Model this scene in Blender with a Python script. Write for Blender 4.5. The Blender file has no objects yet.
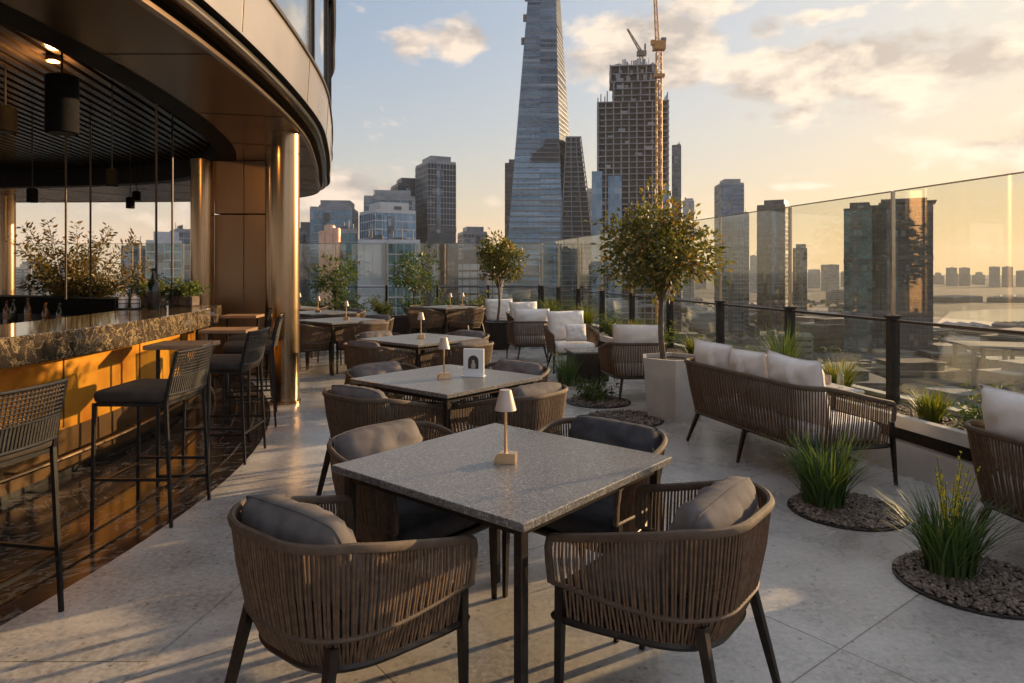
import bpy, math, random
from math import sin, cos, pi, radians as R, sqrt, floor
from mathutils import Vector, Matrix, Euler

random.seed(7)
S = bpy.context.scene
COL = S.collection
F = 683.0          # focal length in pixels of the photograph
EYE = 1.5
GZ = -60.0         # street level under the roof terrace

# ------------------------------------------------------------------ helpers
def V(*a): return Vector(a)

class MB:
    """collects shapes into one mesh"""
    def __init__(s): s.v = []; s.f = []; s.sm = []
    def add(s, vs, fs, smooth=False, M=None):
        o = len(s.v)
        if M is not None: vs = [M @ Vector(v) for v in vs]
        s.v += [tuple(v) for v in vs]
        s.f += [tuple(i + o for i in f) for f in fs]
        s.sm += [smooth] * len(fs)
        return s
    def box(s, c, d, rz=0.0, ch=0.0, M=None):
        hx, hy, hz = d[0]/2, d[1]/2, d[2]/2
        T = Matrix.Translation(Vector(c)) @ Matrix.Rotation(rz, 4, 'Z')
        if M is not None: T = M @ T
        if ch <= 0:
            vs = [(x*hx, y*hy, z*hz) for x in (-1,1) for y in (-1,1) for z in (-1,1)]
            fs = [(0,1,3,2),(4,6,7,5),(0,4,5,1),(2,3,7,6),(0,2,6,4),(1,5,7,3)]
            return s.add(vs, fs, False, T)
        ch = min(ch, hx*.9, hy*.9, hz*.9)
        vs = []; idx = {}
        for x in (-1,1):
            for y in (-1,1):
                for z in (-1,1):
                    for a in range(3):
                        p = [x*(hx-ch), y*(hy-ch), z*(hz-ch)]
                        p[a] = (x*hx, y*hy, z*hz)[a]
                        idx[(x,y,z,a)] = len(vs); vs.append(p)
        fs = []
        def orient(f):
            p = [Vector(vs[i]) for i in f]
            n = (p[1]-p[0]).cross(p[2]-p[0]); c0 = sum(p, Vector())/len(p)
            return f if n.dot(c0) > 0 else tuple(reversed(f))
        for a in range(3):
            b, c2 = [i for i in range(3) if i != a]
            for sg in (-1,1):
                q = []
                for (u, w) in ((-1,-1),(1,-1),(1,1),(-1,1)):
                    k = [0,0,0]; k[a] = sg; k[b] = u; k[c2] = w
                    q.append(idx[(k[0],k[1],k[2],a)])
                fs.append(orient(tuple(q)))
        for a in range(3):
            b, c2 = [i for i in range(3) if i != a]
            for u in (-1,1):
                for w in (-1,1):
                    k0 = [0,0,0]; k1 = [0,0,0]
                    k0[a] = -1; k1[a] = 1; k0[b] = k1[b] = u; k0[c2] = k1[c2] = w
                    fs.append(orient((idx[(*k0,b)], idx[(*k1,b)], idx[(*k1,c2)], idx[(*k0,c2)])))
        for x in (-1,1):
            for y in (-1,1):
                for z in (-1,1):
                    fs.append(orient((idx[(x,y,z,0)], idx[(x,y,z,1)], idx[(x,y,z,2)])))
        return s.add(vs, fs, False, T)
    def tube(s, pts, r, n=6, closed=False, cap=True, smooth=True, flat=None, M=None, ang=0.0):
        pts = [Vector(p) for p in pts]; N = len(pts)
        rs = r if isinstance(r, (list, tuple)) else [r]*N
        vs = []; fs = []; prev = None
        for i, p in enumerate(pts):
            a = pts[(i-1) % N] if (closed or i > 0) else pts[i]
            b = pts[(i+1) % N] if (closed or i < N-1) else pts[i]
            t = (b-a)
            t = t.normalized() if t.length > 1e-9 else Vector((0,0,1))
            if prev is None:
                ref = Vector((0,0,1)) if abs(t.z) < .9 else Vector((0,1,0))
                u = ref.cross(t).normalized()
            else:
                u = (prev - t*prev.dot(t))
                u = u.normalized() if u.length > 1e-6 else Vector((1,0,0))
            prev = u; w = t.cross(u)
            fl = flat if flat else 1.0
            for k in range(n):
                th = 2*pi*k/n + ang
                vs.append(p + u*(rs[i]*cos(th)) + w*(rs[i]*fl*sin(th)))
        m = N if closed else N-1
        for i in range(m):
            j = (i+1) % N
            for k in range(n):
                k2 = (k+1) % n
                fs.append((i*n+k, i*n+k2, j*n+k2, j*n+k))
        if cap and not closed:
            fs.append(tuple(reversed(range(n)))); fs.append(tuple((N-1)*n+k for k in range(n)))
        return s.add(vs, fs, smooth, M)
    def lathe(s, prof, c=(0,0,0), n=24, smooth=True, M=None):
        vs = []; fs = []
        for (r, z) in prof:
            for k in range(n):
                a = 2*pi*k/n
                vs.append((c[0]+r*cos(a), c[1]+r*sin(a), c[2]+z))
        for i in range(len(prof)-1):
            for k in range(n):
                k2 = (k+1) % n
                fs.append((i*n+k, i*n+k2, (i+1)*n+k2, (i+1)*n+k))
        if prof[0][0] > 1e-5: fs.append(tuple(reversed(range(n))))
        if prof[-1][0] > 1e-5: fs.append(tuple((len(prof)-1)*n+k for k in range(n)))
        return s.add(vs, fs, smooth, M)
    def prism(s, poly, z0, z1, M=None, smooth=False):
        n = len(poly)
        vs = [(p[0], p[1], z0) for p in poly] + [(p[0], p[1], z1) for p in poly]
        fs = [tuple(reversed(range(n))), tuple(range(n, 2*n))]
        fs += [(i, (i+1) % n, n+(i+1) % n, n+i) for i in range(n)]
        return s.add(vs, fs, smooth, M)
    def loft(s, rings, smooth=False, cap=True, M=None):
        n = len(rings[0]); vs = [p for r in rings for p in r]; fs = []
        for i in range(len(rings)-1):
            for k in range(n):
                k2 = (k+1) % n
                fs.append((i*n+k, i*n+k2, (i+1)*n+k2, (i+1)*n+k))
        if cap:
            fs.append(tuple(reversed(range(n)))); fs.append(tuple((len(rings)-1)*n+k for k in range(n)))
        return s.add(vs, fs, smooth, M)
    def strip(s, A, B, smooth=True):
        """sheet between two polylines of equal length"""
        n = len(A); vs = list(A)+list(B)
        fs = [(i, i+1, n+i+1, n+i) for i in range(n-1)]
        return s.add(vs, fs, smooth)
    def build(s, name, m, parent=None, loc=None, rz=None, sharp=40):
        me = bpy.data.meshes.new(name)
        me.from_pydata(s.v, [], s.f)
        me.polygons.foreach_set('use_smooth', s.sm)
        me.update()
        if any(s.sm): me.set_sharp_from_angle(angle=R(sharp))
        me.materials.append(m)
        o = bpy.data.objects.new(name, me); COL.objects.link(o)
        if parent is not None: o.parent = parent
        if loc is not None: o.location = loc
        if rz is not None: o.rotation_euler = (0,0,rz)
        return o

def tag(o, label=None, cat=None, group=None, kind=None):
    if label: o['label'] = label
    if cat: o['category'] = cat
    if group: o['group'] = group
    if kind: o['kind'] = kind
    return o
def empty(name, label, cat, loc=(0,0,0), rz=0.0, group=None):
    o = bpy.data.objects.new(name, None); COL.objects.link(o)
    o.empty_display_size = .1
    o.location = loc; o.rotation_euler = (0,0,rz)
    return tag(o, label, cat, group)
def copy_tree(o, parent=None):
    c = o.copy(); COL.objects.link(c)
    if parent is not None: c.parent = parent
    for ch in list(o.children): copy_tree(ch, c)
    return c
def dup(proto, used, label, loc, rz, group=None):
    """first use places the thing itself, later uses copy it"""
    o = proto if not used else copy_tree(proto)
    used.append(1)
    o['label'] = label
    if group: o['group'] = group
    o.location = loc; o.rotation_euler = (0,0,rz)
    return o
def catmull(P, n):
    out = []; m = len(P)
    for i in range(m-1):
        p0 = Vector(P[max(i-1,0)]); p1 = Vector(P[i]); p2 = Vector(P[i+1]); p3 = Vector(P[min(i+2,m-1)])
        for k in range(n):
            t = k/n
            out.append(.5*((2*p1)+(p2-p0)*t+(2*p0-5*p1+4*p2-p3)*t*t+(3*p1-p0-3*p2+p3)*t**3))
    out.append(Vector(P[-1])); return out
def offset_line(L, o):
    """move a plan polyline sideways (positive = to the right of its run)"""
    out = []
    for i, p in enumerate(L):
        a = L[max(i-1,0)]; b = L[min(i+1,len(L)-1)]
        t = (Vector(b)-Vector(a)); t = Vector((t.x,t.y)).normalized()
        out.append(Vector((p[0]+t.y*o, p[1]-t.x*o)))
    return out
def z3(L, z): return [(p[0], p[1], z) for p in L]

# ------------------------------------------------------------------ materials
def nm(name):
    m = bpy.data.materials.new(name); m.use_nodes = True
    nt = m.node_tree; b = nt.nodes['Principled BSDF']
    return m, nt, b
def ramp(nt, fac, stops):
    r = nt.nodes.new('ShaderNodeValToRGB')
    e = r.color_ramp.elements
    while len(e) < len(stops): e.new(.5)
    for i, (p, c) in enumerate(stops):
        e[i].position = p; e[i].color = (c[0], c[1], c[2], 1)
    nt.links.new(fac, r.inputs['Fac']); return r.outputs['Color']
def noise(nt, vec, scale, detail=4, rough=.55, dist=0.0):
    n = nt.nodes.new('ShaderNodeTexNoise')
    n.inputs['Scale'].default_value = scale; n.inputs['Detail'].default_value = detail
    n.inputs['Roughness'].default_value = rough; n.inputs['Distortion'].default_value = dist
    if vec is not None: nt.links.new(vec, n.inputs['Vector'])
    return n
def coord(nt, kind='Object', scale=None):
    t = nt.nodes.new('ShaderNodeTexCoord'); o = t.outputs[kind]
    if scale:
        mp = nt.nodes.new('ShaderNodeMapping'); mp.inputs['Scale'].default_value = scale
        nt.links.new(o, mp.inputs['Vector']); o = mp.outputs['Vector']
    return o
def math_n(nt, op, a, b=None, c=None, clamp=False):
    n = nt.nodes.new('ShaderNodeMath'); n.operation = op; n.use_clamp = clamp
    for i, x in enumerate((a, b, c)):
        if x is None: continue
        if isinstance(x, (int, float)): n.inputs[i].default_value = x
        else: nt.links.new(x, n.inputs[i])
    return n.outputs[0]
def mixc(nt, fac, a, b, mode='MIX'):
    n = nt.nodes.new('ShaderNodeMix'); n.data_type = 'RGBA'; n.blend_type = mode
    for s_, x in ((0, fac), (6, a), (7, b)):
        if isinstance(x, (int, float)): n.inputs[s_].default_value = x
        elif isinstance(x, (tuple, list)): n.inputs[s_].default_value = (x[0], x[1], x[2], 1)
        else: nt.links.new(x, n.inputs[s_])
    return n.outputs[2]
def bump(nt, b, h, strength=.3, dist=.01):
    n = nt.nodes.new('ShaderNodeBump'); n.inputs['Strength'].default_value = strength
    n.inputs['Distance'].default_value = dist
    nt.links.new(h, n.inputs['Height']); nt.links.new(n.outputs[0], b.inputs['Normal'])
def simple(name, c1, c2, scale=8, rough=.6, metal=0.0, bmp=0.0, bscale=None, bdist=.004, kind='Object',
           stretch=None, island=0.0, spec=None, detail=5, rvar=0.0, lo=.35, hi=.65):
    m, nt, b = nm(name)
    v = coord(nt, kind, stretch)
    n = noise(nt, v, scale, detail)
    col = ramp(nt, n.outputs['Fac'], [(lo, c1), (hi, c2)])
    if island:
        g = nt.nodes.new('ShaderNodeNewGeometry')
        f = math_n(nt, 'MULTIPLY_ADD', g.outputs['Random Per Island'], 2*island, 1-island)
        col = mixc(nt, 1.0, col, None or f, 'MULTIPLY') if False else col
        hsv = nt.nodes.new('ShaderNodeHueSaturation')
        nt.links.new(col, hsv.inputs['Color']); nt.links.new(f, hsv.inputs['Value']); col = hsv.outputs[0]
    nt.links.new(col, b.inputs['Base Color'])
    b.inputs['Metallic'].default_value = metal
    if rvar:
        n3 = noise(nt, v, scale*.6, 4)
        rr = math_n(nt, 'MULTIPLY_ADD', n3.outputs['Fac'], rvar*2, rough-rvar, clamp=True)
        nt.links.new(rr, b.inputs['Roughness'])
    else: b.inputs['Roughness'].default_value = rough
    if spec is not None: b.inputs['Specular IOR Level'].default_value = spec
    if bmp:
        n2 = noise(nt, v, bscale or scale*4, 4)
        bump(nt, b, n2.outputs['Fac'], bmp, bdist)
    return m

def leaf_mat(name, c1, c2, rough=.5, trans=.35):
    m, nt, b = nm(name)
    g = nt.nodes.new('ShaderNodeNewGeometry')
    dry = (min(1,c2[0]*1.7+.04), min(1,c2[1]*1.15+.02), c2[2]*1.1)
    col = ramp(nt, g.outputs['Random Per Island'], [(0, c1), (.88, c2), (1, dry)])
    nt.links.new(col, b.inputs['Base Color']); b.inputs['Roughness'].default_value = rough
    t = nt.nodes.new('ShaderNodeBsdfTranslucent')
    nt.links.new(mixc(nt, 1.0, col, (1.5, 1.4, .6), 'MULTIPLY'), t.inputs['Color'])
    mx = nt.nodes.new('ShaderNodeMixShader'); mx.inputs[0].default_value = trans
    nt.links.new(b.outputs[0], mx.inputs[1]); nt.links.new(t.outputs[0], mx.inputs[2])
    nt.links.new(mx.outputs[0], nt.nodes['Material Output'].inputs['Surface'])
    return m

def glass_mat(name, tint=(.94,.965,.95), base=.03, edge=.75, rough=0.0):
    m, nt, b = nm(name); nt.nodes.remove(b)
    tr = nt.nodes.new('ShaderNodeBsdfTransparent'); tr.inputs[0].default_value = (*tint, 1)
    gl = nt.nodes.new('ShaderNodeBsdfGlossy'); gl.inputs['Roughness'].default_value = rough
    gl.inputs['Color'].default_value = (.9,.95,.95,1)
    lw = nt.nodes.new('ShaderNodeLayerWeight'); lw.inputs['Blend'].default_value = .5
    p = math_n(nt, 'POWER', lw.outputs['Facing'], 4.0)
    f = math_n(nt, 'MULTIPLY_ADD', p, edge, base)
    mx = nt.nodes.new('ShaderNodeMixShader'); nt.links.new(f, mx.inputs[0])
    nt.links.new(tr.outputs[0], mx.inputs[1]); nt.links.new(gl.outputs[0], mx.inputs[2])
    nt.links.new(mx.outputs[0], nt.nodes['Material Output'].inputs['Surface'])
    return m

def facade(name, dark, light, bay=3.0, floor_h=3.6, rough=.06, metal=.45, blind=.07, spec=.7):
    """curtain wall: each pane has its own tint and gloss, some have blinds drawn"""
    m, nt, b = nm(name)
    v = coord(nt, 'Object'); sp = nt.nodes.new('ShaderNodeSeparateXYZ'); nt.links.new(v, sp.inputs[0])
    h = math_n(nt, 'ADD', sp.outputs[0], sp.outputs[1])
    a = math_n(nt, 'FLOOR', math_n(nt, 'DIVIDE', h, bay)); c = math_n(nt, 'FLOOR', math_n(nt, 'DIVIDE', sp.outputs[2], floor_h))
    cb = nt.nodes.new('ShaderNodeCombineXYZ'); nt.links.new(a, cb.inputs[0]); nt.links.new(c, cb.inputs[1])
    wn = nt.nodes.new('ShaderNodeTexWhiteNoise'); wn.noise_dimensions = '3D'; nt.links.new(cb.outputs[0], wn.inputs['Vector'])
    big = noise(nt, v, .035, 3)
    f = math_n(nt, 'MULTIPLY_ADD', wn.outputs['Value'], .30, math_n(nt, 'MULTIPLY', big.outputs['Fac'], .6))
    col = ramp(nt, f, [(.25, dark), (.8, light)])
    bl = math_n(nt, 'GREATER_THAN', wn.outputs['Value'], 1-blind)
    col = mixc(nt, math_n(nt, 'MULTIPLY', bl, .35), col, (.30,.29,.28))
    nt.links.new(col, b.inputs['Base Color'])
    b.inputs['Metallic'].default_value = metal
    ge = nt.nodes.new('ShaderNodeNewGeometry')
    v1 = nt.nodes.new('ShaderNodeVectorMath'); v1.operation = 'SUBTRACT'; nt.links.new(wn.outputs['Color'], v1.inputs[0]); v1.inputs[1].default_value = (.5,.5,.5)
    v2 = nt.nodes.new('ShaderNodeVectorMath'); v2.operation = 'SCALE'; nt.links.new(v1.outputs[0], v2.inputs[0]); v2.inputs['Scale'].default_value = .09
    v3 = nt.nodes.new('ShaderNodeVectorMath'); nt.links.new(ge.outputs['Normal'], v3.inputs[0]); nt.links.new(v2.outputs[0], v3.inputs[1])
    v4 = nt.nodes.new('ShaderNodeVectorMath'); v4.operation = 'NORMALIZE'; nt.links.new(v3.outputs[0], v4.inputs[0]); nt.links.new(v4.outputs[0], b.inputs['Normal'])
    rr = math_n(nt, 'MULTIPLY_ADD', wn.outputs['Value'], .2, rough); nt.links.new(rr, b.inputs['Roughness'])
    b.inputs['Specular IOR Level'].default_value = spec
    return m

M = {}
def paving(name, c1, c2, joint, size, off=.5, rough=.32, rot=0.0):
    m, nt, b = nm(name)
    v = coord(nt, 'Object')
    mp = nt.nodes.new('ShaderNodeMapping'); mp.inputs['Rotation'].default_value = (0,0,rot)
    mp.inputs['Location'].default_value = (.31,.17,0)
    nt.links.new(v, mp.inputs['Vector'])
    br = nt.nodes.new('ShaderNodeTexBrick'); br.offset = off
    br.inputs['Scale'].default_value = 1.0
    br.inputs['Brick Width'].default_value = size[0]; br.inputs['Row Height'].default_value = size[1]
    br.inputs['Mortar Size'].default_value = .0035; br.inputs['Mortar Smooth'].default_value = .1
    br.inputs['Color1'].default_value = (.89,.885,.88,1); br.inputs['Color2'].default_value = (1.06,1.05,1.03,1)
    br.inputs['Mortar'].default_value = (*joint,1)
    nt.links.new(mp.outputs[0], br.inputs['Vector'])
    n1 = noise(nt, v, 2.2, 8, .62, .4); n2 = noise(nt, v, 38, 6, .7); n3 = noise(nt, v, .45, 4, .6)
    f = math_n(nt, 'ADD', math_n(nt, 'MULTIPLY', n1.outputs['Fac'], .5), math_n(nt, 'MULTIPLY', n2.outputs['Fac'], .5))
    col = ramp(nt, f, [(.38, tuple(a*.82 for a in c1)), (.5, tuple((a+b_)/2 for a, b_ in zip(c1, c2))), (.60, c2)])
    # small dark and pale aggregate flecks
    vo = nt.nodes.new('ShaderNodeTexVoronoi'); vo.inputs['Scale'].default_value = 26; nt.links.new(v, vo.inputs['Vector'])
    n4 = noise(nt, v, 9, 5, .7)
    pit = math_n(nt, 'MULTIPLY', math_n(nt, 'LESS_THAN', vo.outputs['Distance'], .26), math_n(nt, 'GREATER_THAN', n4.outputs['Fac'], .56))
    col = mixc(nt, math_n(nt, 'MULTIPLY', pit, .6), col, (c1[0]*.45, c1[1]*.42, c1[2]*.4))
    vo2 = nt.nodes.new('ShaderNodeTexVoronoi'); vo2.inputs['Scale'].default_value = 17; nt.links.new(v, vo2.inputs['Vector'])
    fl = math_n(nt, 'MULTIPLY', math_n(nt, 'LESS_THAN', vo2.outputs['Distance'], .17), .3)
    col = mixc(nt, fl, col, (c2[0]*1.25, c2[1]*1.22, c2[2]*1.2))
    col = mixc(nt, 1.0, col, br.outputs['Color'], 'MULTIPLY')
    st = ramp(nt, n3.outputs['Fac'], [(.35, (.92,.90,.885)), (.65, (1.03,1.03,1.03))])
    col = mixc(nt, 1.0, col, st, 'MULTIPLY')
    nt.links.new(col, b.inputs['Base Color'])
    rr = math_n(nt, 'MULTIPLY_ADD', n1.outputs['Fac'], .16, rough-.07, clamp=True)
    nt.links.new(rr, b.inputs['Roughness'])
    hh = math_n(nt, 'MULTIPLY_ADD', n2.outputs['Fac'], .25, math_n(nt, 'MULTIPLY', br.outputs['Fac'], -1.0))
    bump(nt, b, hh, .35, .003)
    return m
M['floor'] = paving('terrace_stone', (.33,.30,.27), (.52,.48,.435), (.38,.36,.34), (1.5,1.5), 0.0, .27, R(-38))
M['border'] = paving('border_stone', (.34,.31,.275), (.54,.50,.45), (.38,.36,.34), (2.3,9.0), 0.0, .25, R(90))

def marble(name, base, vein, scale, rough, gold=None, warp=1.2, width=.06):
    m, nt, b = nm(name); v = coord(nt, 'Object')
    n0 = noise(nt, v, scale*.8, 6, .65, warp)
    d = math_n(nt, 'ABSOLUTE', math_n(nt, 'SUBTRACT', n0.outputs['Fac'], .5))
    ve = ramp(nt, d, [(0, (1,1,1)), (width, (0,0,0))])
    n1 = noise(nt, v, scale*3.1, 6, .7, 1.5)
    d2 = math_n(nt, 'ABSOLUTE', math_n(nt, 'SUBTRACT', n1.outputs['Fac'], .5))
    ve2 = ramp(nt, d2, [(0, (.7,.7,.7)), (width*.7, (0,0,0))])
    cl = noise(nt, v, scale*1.3, 4)
    bs = ramp(nt, cl.outputs['Fac'], [(.35, base), (.7, tuple(min(1,c*2.2) for c in base))])
    col = mixc(nt, ve2, bs, gold or vein); col = mixc(nt, ve, col, vein)
    nt.links.new(col, b.inputs['Base Color']); b.inputs['Roughness'].default_value = rough
    return m
M['bar_marble'] = marble('bar_marble', (.026,.020,.014), (.30,.225,.12), 12.0, .07, (.15,.11,.055), .7, .02)
M['black_marble'] = marble('black_marble', (.014,.011,.010), (.14,.12,.10), 1.5, .13, (.05,.04,.035), 1.8, .02)
M['black_marble'].node_tree.nodes['Principled BSDF'].inputs['IOR'].default_value = 1.2

def granite(name, c1, c2, c3, rough):
    m, nt, b = nm(name); v = coord(nt, 'Object')
    n = noise(nt, v, 80, 6, .75); vo = nt.nodes.new('ShaderNodeTexVoronoi'); vo.inputs['Scale'].default_value = 190
    nt.links.new(v, vo.inputs['Vector'])
    col = ramp(nt, n.outputs['Fac'], [(.36, c1), (.5, c2), (.64, c3)])
    sp = nt.nodes.new('ShaderNodeSeparateColor'); nt.links.new(vo.outputs['Color'], sp.inputs[0])
    col = mixc(nt, math_n(nt, 'MULTIPLY', math_n(nt, 'GREATER_THAN', sp.outputs[0], .86), .55), col, tuple(min(1,c*1.9) for c in c3))
    col = mixc(nt, math_n(nt, 'MULTIPLY', math_n(nt, 'LESS_THAN', sp.outputs[1], .16), .6), col, tuple(c*.4 for c in c1))
    n2 = noise(nt, v, 3, 4)
    col = mixc(nt, 1.0, col, ramp(nt, n2.outputs['Fac'], [(.3,(.82,.82,.82)),(.7,(1.08,1.08,1.08))]), 'MULTIPLY')
    nt.links.new(col, b.inputs['Base Color'])
    rr = math_n(nt, 'MULTIPLY_ADD', n2.outputs['Fac'], .25, rough-.12); nt.links.new(rr, b.inputs['Roughness'])
    bump(nt, b, n.outputs['Fac'], .12, .002)
    return m
M['granite'] = granite('table_granite', (.095,.087,.081), (.145,.135,.127), (.205,.192,.182), .30)

M['rope'] = simple('brown_rope', (.084,.047,.025), (.142,.084,.046), 40, .75, 0, .6, 260, .002, island=.22)
M['rope_black'] = simple('black_rope', (.022,.019,.016), (.045,.038,.032), 40, .7, 0, .5, 260, .002, island=.2)
M['rope_rail'] = simple('rope_wrapped_rail', (.066,.042,.026), (.104,.067,.042), 30, .7, 0, .8, 300, .002)
M['dark_metal'] = simple('dark_bronze_metal', (.030,.023,.019), (.048,.038,.031), 25, .42, .7, .05, 200)
M['black_metal'] = simple('black_metal', (.014,.013,.013), (.026,.024,.023), 25, .38, .6, .05, 200)
M['grey_fabric'] = simple('grey_brown_fabric', (.105,.090,.085), (.150,.130,.122), 14, .9, 0, .35, 420, .002, spec=.2)
M['charcoal_fabric'] = simple('charcoal_fabric', (.036,.034,.037), (.058,.055,.058), 14, .9, 0, .35, 420, .002, spec=.2)
M['stool_fabric'] = simple('dark_brown_fabric', (.036,.028,.023), (.055,.043,.036), 14, .85, 0, .3, 420, .002, spec=.25)
M['white_fabric'] = simple('off_white_fabric', (.70,.64,.58), (.80,.745,.69), 6, .92, 0, .3, 300, .002, spec=.2)
M['bronze_panel'] = simple('bronze_panel', (.25,.165,.10), (.31,.21,.13), 1.4, .38, 1.0, .04, 30, rvar=.06, stretch=(1,1,.25))
M['soffit'] = simple('bronze_soffit', (.50,.36,.24), (.58,.42,.28), .8, .27, .95, .03, 12, rvar=.06)
M['gold_metal'] = simple('polished_bronze', (.28,.19,.11), (.36,.25,.15), 2, .25, 1.0, .03, 60, stretch=(1,1,.1))
M['shade_seam_bronze'] = simple('dark_shade_seam_bronze', (.075,.04,.015), (.13,.07,.025), 3, .35, .6, .05, 40)  # for the panel seams and the shade painted low on the gold front
M['polished_band'] = simple('polished_bronze_band', (.48,.36,.24), (.56,.43,.30), 2, .16, 1.0)
M['matte_black'] = simple('matte_black_paint', (.006,.006,.006), (.010,.010,.010), 20, .9, 0, spec=.1)
M['cream_panel'] = simple('cream_metal_panel', (.29,.265,.24), (.35,.325,.30), 1.0, .28, .75, .02, 10, rvar=.05)
M['gold_wall'] = simple('gold_leaf_wall', (.36,.12,.005), (.74,.36,.028), 1.3, .34, .55, .12, 14, rvar=.08)
M['ceil_dark'] = simple('black_ceiling', (.006,.005,.005), (.011,.010,.009), 6, .5, .0, spec=.2)
M['slat'] = simple('dark_slat', (.020,.014,.010), (.038,.027,.018), 5, .14, .0, .1, 60, stretch=(6,.4,1))
M['glass'] = glass_mat('clear_glass', (.91,.925,.89), .055, .8)
M['glass_low'] = glass_mat('lower_glass', (.90,.925,.90), .04, .7)
M['bottle_glass'] = simple('bottle_glass', (.012,.016,.010), (.03,.03,.018), 6, .08, 0)
M['amber_glass'] = simple('amber_bottle_glass', (.10,.035,.01), (.18,.07,.02), 6, .1, 0)
M['bar_steel'] = simple('warm_steel', (.34,.27,.19), (.42,.34,.25), 20, .28, .9)
M['edge_metal'] = simple('brushed_edge_strip', (.16,.15,.13), (.22,.21,.19), 20, .35, .6)
M['drink_glass'] = glass_mat('drinking_glass', (.97,.97,.96), .06, .8)
M['concrete'] = simple('pale_concrete', (.42,.375,.325), (.53,.48,.42), 4, .75, 0, .25, 40, .004)
M['planter_stone'] = simple('planter_stone', (.44,.40,.355), (.55,.51,.455), 3, .6, 0, .2, 50, .003)
M['soil'] = simple('planting_soil', (.030,.022,.016), (.075,.055,.04), 14, .95, 0, 1.0, 30, .03)
M['pebble'] = simple('pebble', (.10,.072,.052), (.20,.15,.11), 9, .6, 0, .1, 60, island=.45)
M['wood'] = simple('oak_top', (.22,.125,.062), (.34,.20,.105), 6, .45, 0, .15, 40, stretch=(1,12,12))
M['bark'] = simple('bark', (.075,.055,.040), (.14,.105,.08), 18, .9, 0, .7, 60, .006)
M['leaf_ficus'] = leaf_mat('ficus_leaf', (.046,.060,.012), (.16,.15,.028), .45, .35)
M['leaf_rust'] = leaf_mat('rusty_leaf', (.10,.075,.014), (.17,.105,.02), .5, .4)
M['leaf_olive'] = leaf_mat('olive_leaf', (.07,.07,.024), (.19,.15,.045), .5, .3)
M['leaf_herb'] = leaf_mat('herb_leaf', (.035,.075,.018), (.11,.15,.035), .5, .4)
M['leaf_hedge'] = leaf_mat('hedge_leaf', (.025,.055,.014), (.10,.14,.03), .5, .35)
M['grass'] = leaf_mat('grass_blade', (.035,.075,.020), (.10,.155,.045), .5, .35)
M['grass_y'] = leaf_mat('yellow_green_blade', (.060,.090,.016), (.16,.17,.03), .5, .45)
M['grass_r'] = leaf_mat('ruddy_blade', (.10,.075,.02), (.24,.11,.025), .5, .45)
M['flower'] = leaf_mat('yellow_flower', (.50,.42,.03), (.66,.56,.06), .6, .4)
M['card_white'] = simple('white_acrylic', (.72,.70,.68), (.78,.76,.74), 5, .35)
M['card_dark'] = simple('dark_print', (.02,.017,.016), (.05,.04,.035), 30, .5)
M['lamp_metal'] = simple('lamp_brass', (.62,.42,.24), (.72,.50,.30), 20, .3, .85)
M['lamp_shade'] = simple('lamp_shade_paint', (.42,.33,.275), (.48,.385,.32), 20, .45, .1)
M['city_concrete'] = simple('city_concrete', (.20,.185,.17), (.30,.28,.255), .08, .8)
M['raw_concrete'] = simple('raw_concrete', (.19,.205,.225), (.27,.285,.305), .15, .85)
M['void_shade'] = simple('painted_interior_shade', (.004,.0045,.006), (.010,.011,.013), .2, .6)  # near-black colour stands in for the shade deep inside open floors
M['crane_yellow'] = simple('crane_orange_paint', (.36,.155,.02), (.44,.20,.03), .3, .5)
M['crane_grey'] = simple('crane_grey_steel', (.10,.085,.07), (.16,.13,.10), .3, .6)
M['band_pale'] = simple('pale_spandrel', (.36,.37,.38), (.46,.47,.48), .2, .45, .2)
M['band_dark'] = simple('dark_spandrel', (.05,.055,.06), (.09,.095,.10), .2, .4, .3)
M['band_mid'] = simple('grey_spandrel', (.17,.18,.19), (.25,.26,.27), .2, .45, .2)
M['band_steel'] = simple('steel_blue_spandrel', (.10,.115,.135), (.17,.19,.215), .2, .4, .3)
M['f_blue'] = facade('blue_curtain_wall', (.018,.045,.080), (.075,.145,.22), 3, 4)
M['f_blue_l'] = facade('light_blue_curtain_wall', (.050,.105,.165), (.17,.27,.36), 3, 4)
M['f_dark'] = facade('dark_curtain_wall', (.012,.020,.028), (.042,.062,.080), 2.4, 3.6, .30, .0, .05, .3)
M['f_grey'] = facade('grey_curtain_wall', (.035,.055,.075), (.12,.165,.21), 3, 3.6)
M['f_tower'] = facade('tower_upper_glazing', (.025,.05,.08), (.19,.265,.34), 17, 1.8, .05, .7, .02)
M['f_tower_l'] = facade('tower_lower_glazing', (.055,.11,.165), (.23,.32,.41), 23, 2.0, .05, .7, .02)
M['f_white'] = facade('white_panel_wall', (.30,.32,.34), (.50,.52,.54), 4, 4, .3, .1, .05)
M['f_brown'] = facade('brown_curtain_wall', (.030,.026,.024), (.10,.085,.072), 2.6, 3.4, .2)
M['f_teal'] = facade('teal_curtain_wall', (.020,.062,.075), (.09,.20,.23), 2.5, 3.6)
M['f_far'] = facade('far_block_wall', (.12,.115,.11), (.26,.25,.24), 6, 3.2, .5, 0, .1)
M['copper'] = simple('copper_cladding', (.40,.22,.14), (.50,.29,.19), .3, .4, .5)
for k, c in (('roof_white', (.46,.44,.42)), ('roof_beige', (.34,.29,.235)), ('roof_grey', (.20,.20,.20)), ('roof_tan', (.26,.20,.15)), ('roof_brown', (.15,.11,.085))):
    M[k] = simple(k+'_block', tuple(x*.26 for x in c), tuple(x*.44 for x in c), .12, .8)
M['win_dark'] = simple('small_dark_window', (.02,.024,.03), (.06,.066,.075), .4, .2)
M['asphalt'] = simple('street_asphalt', (.045,.043,.041), (.065,.062,.058), .3, .85)
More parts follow.
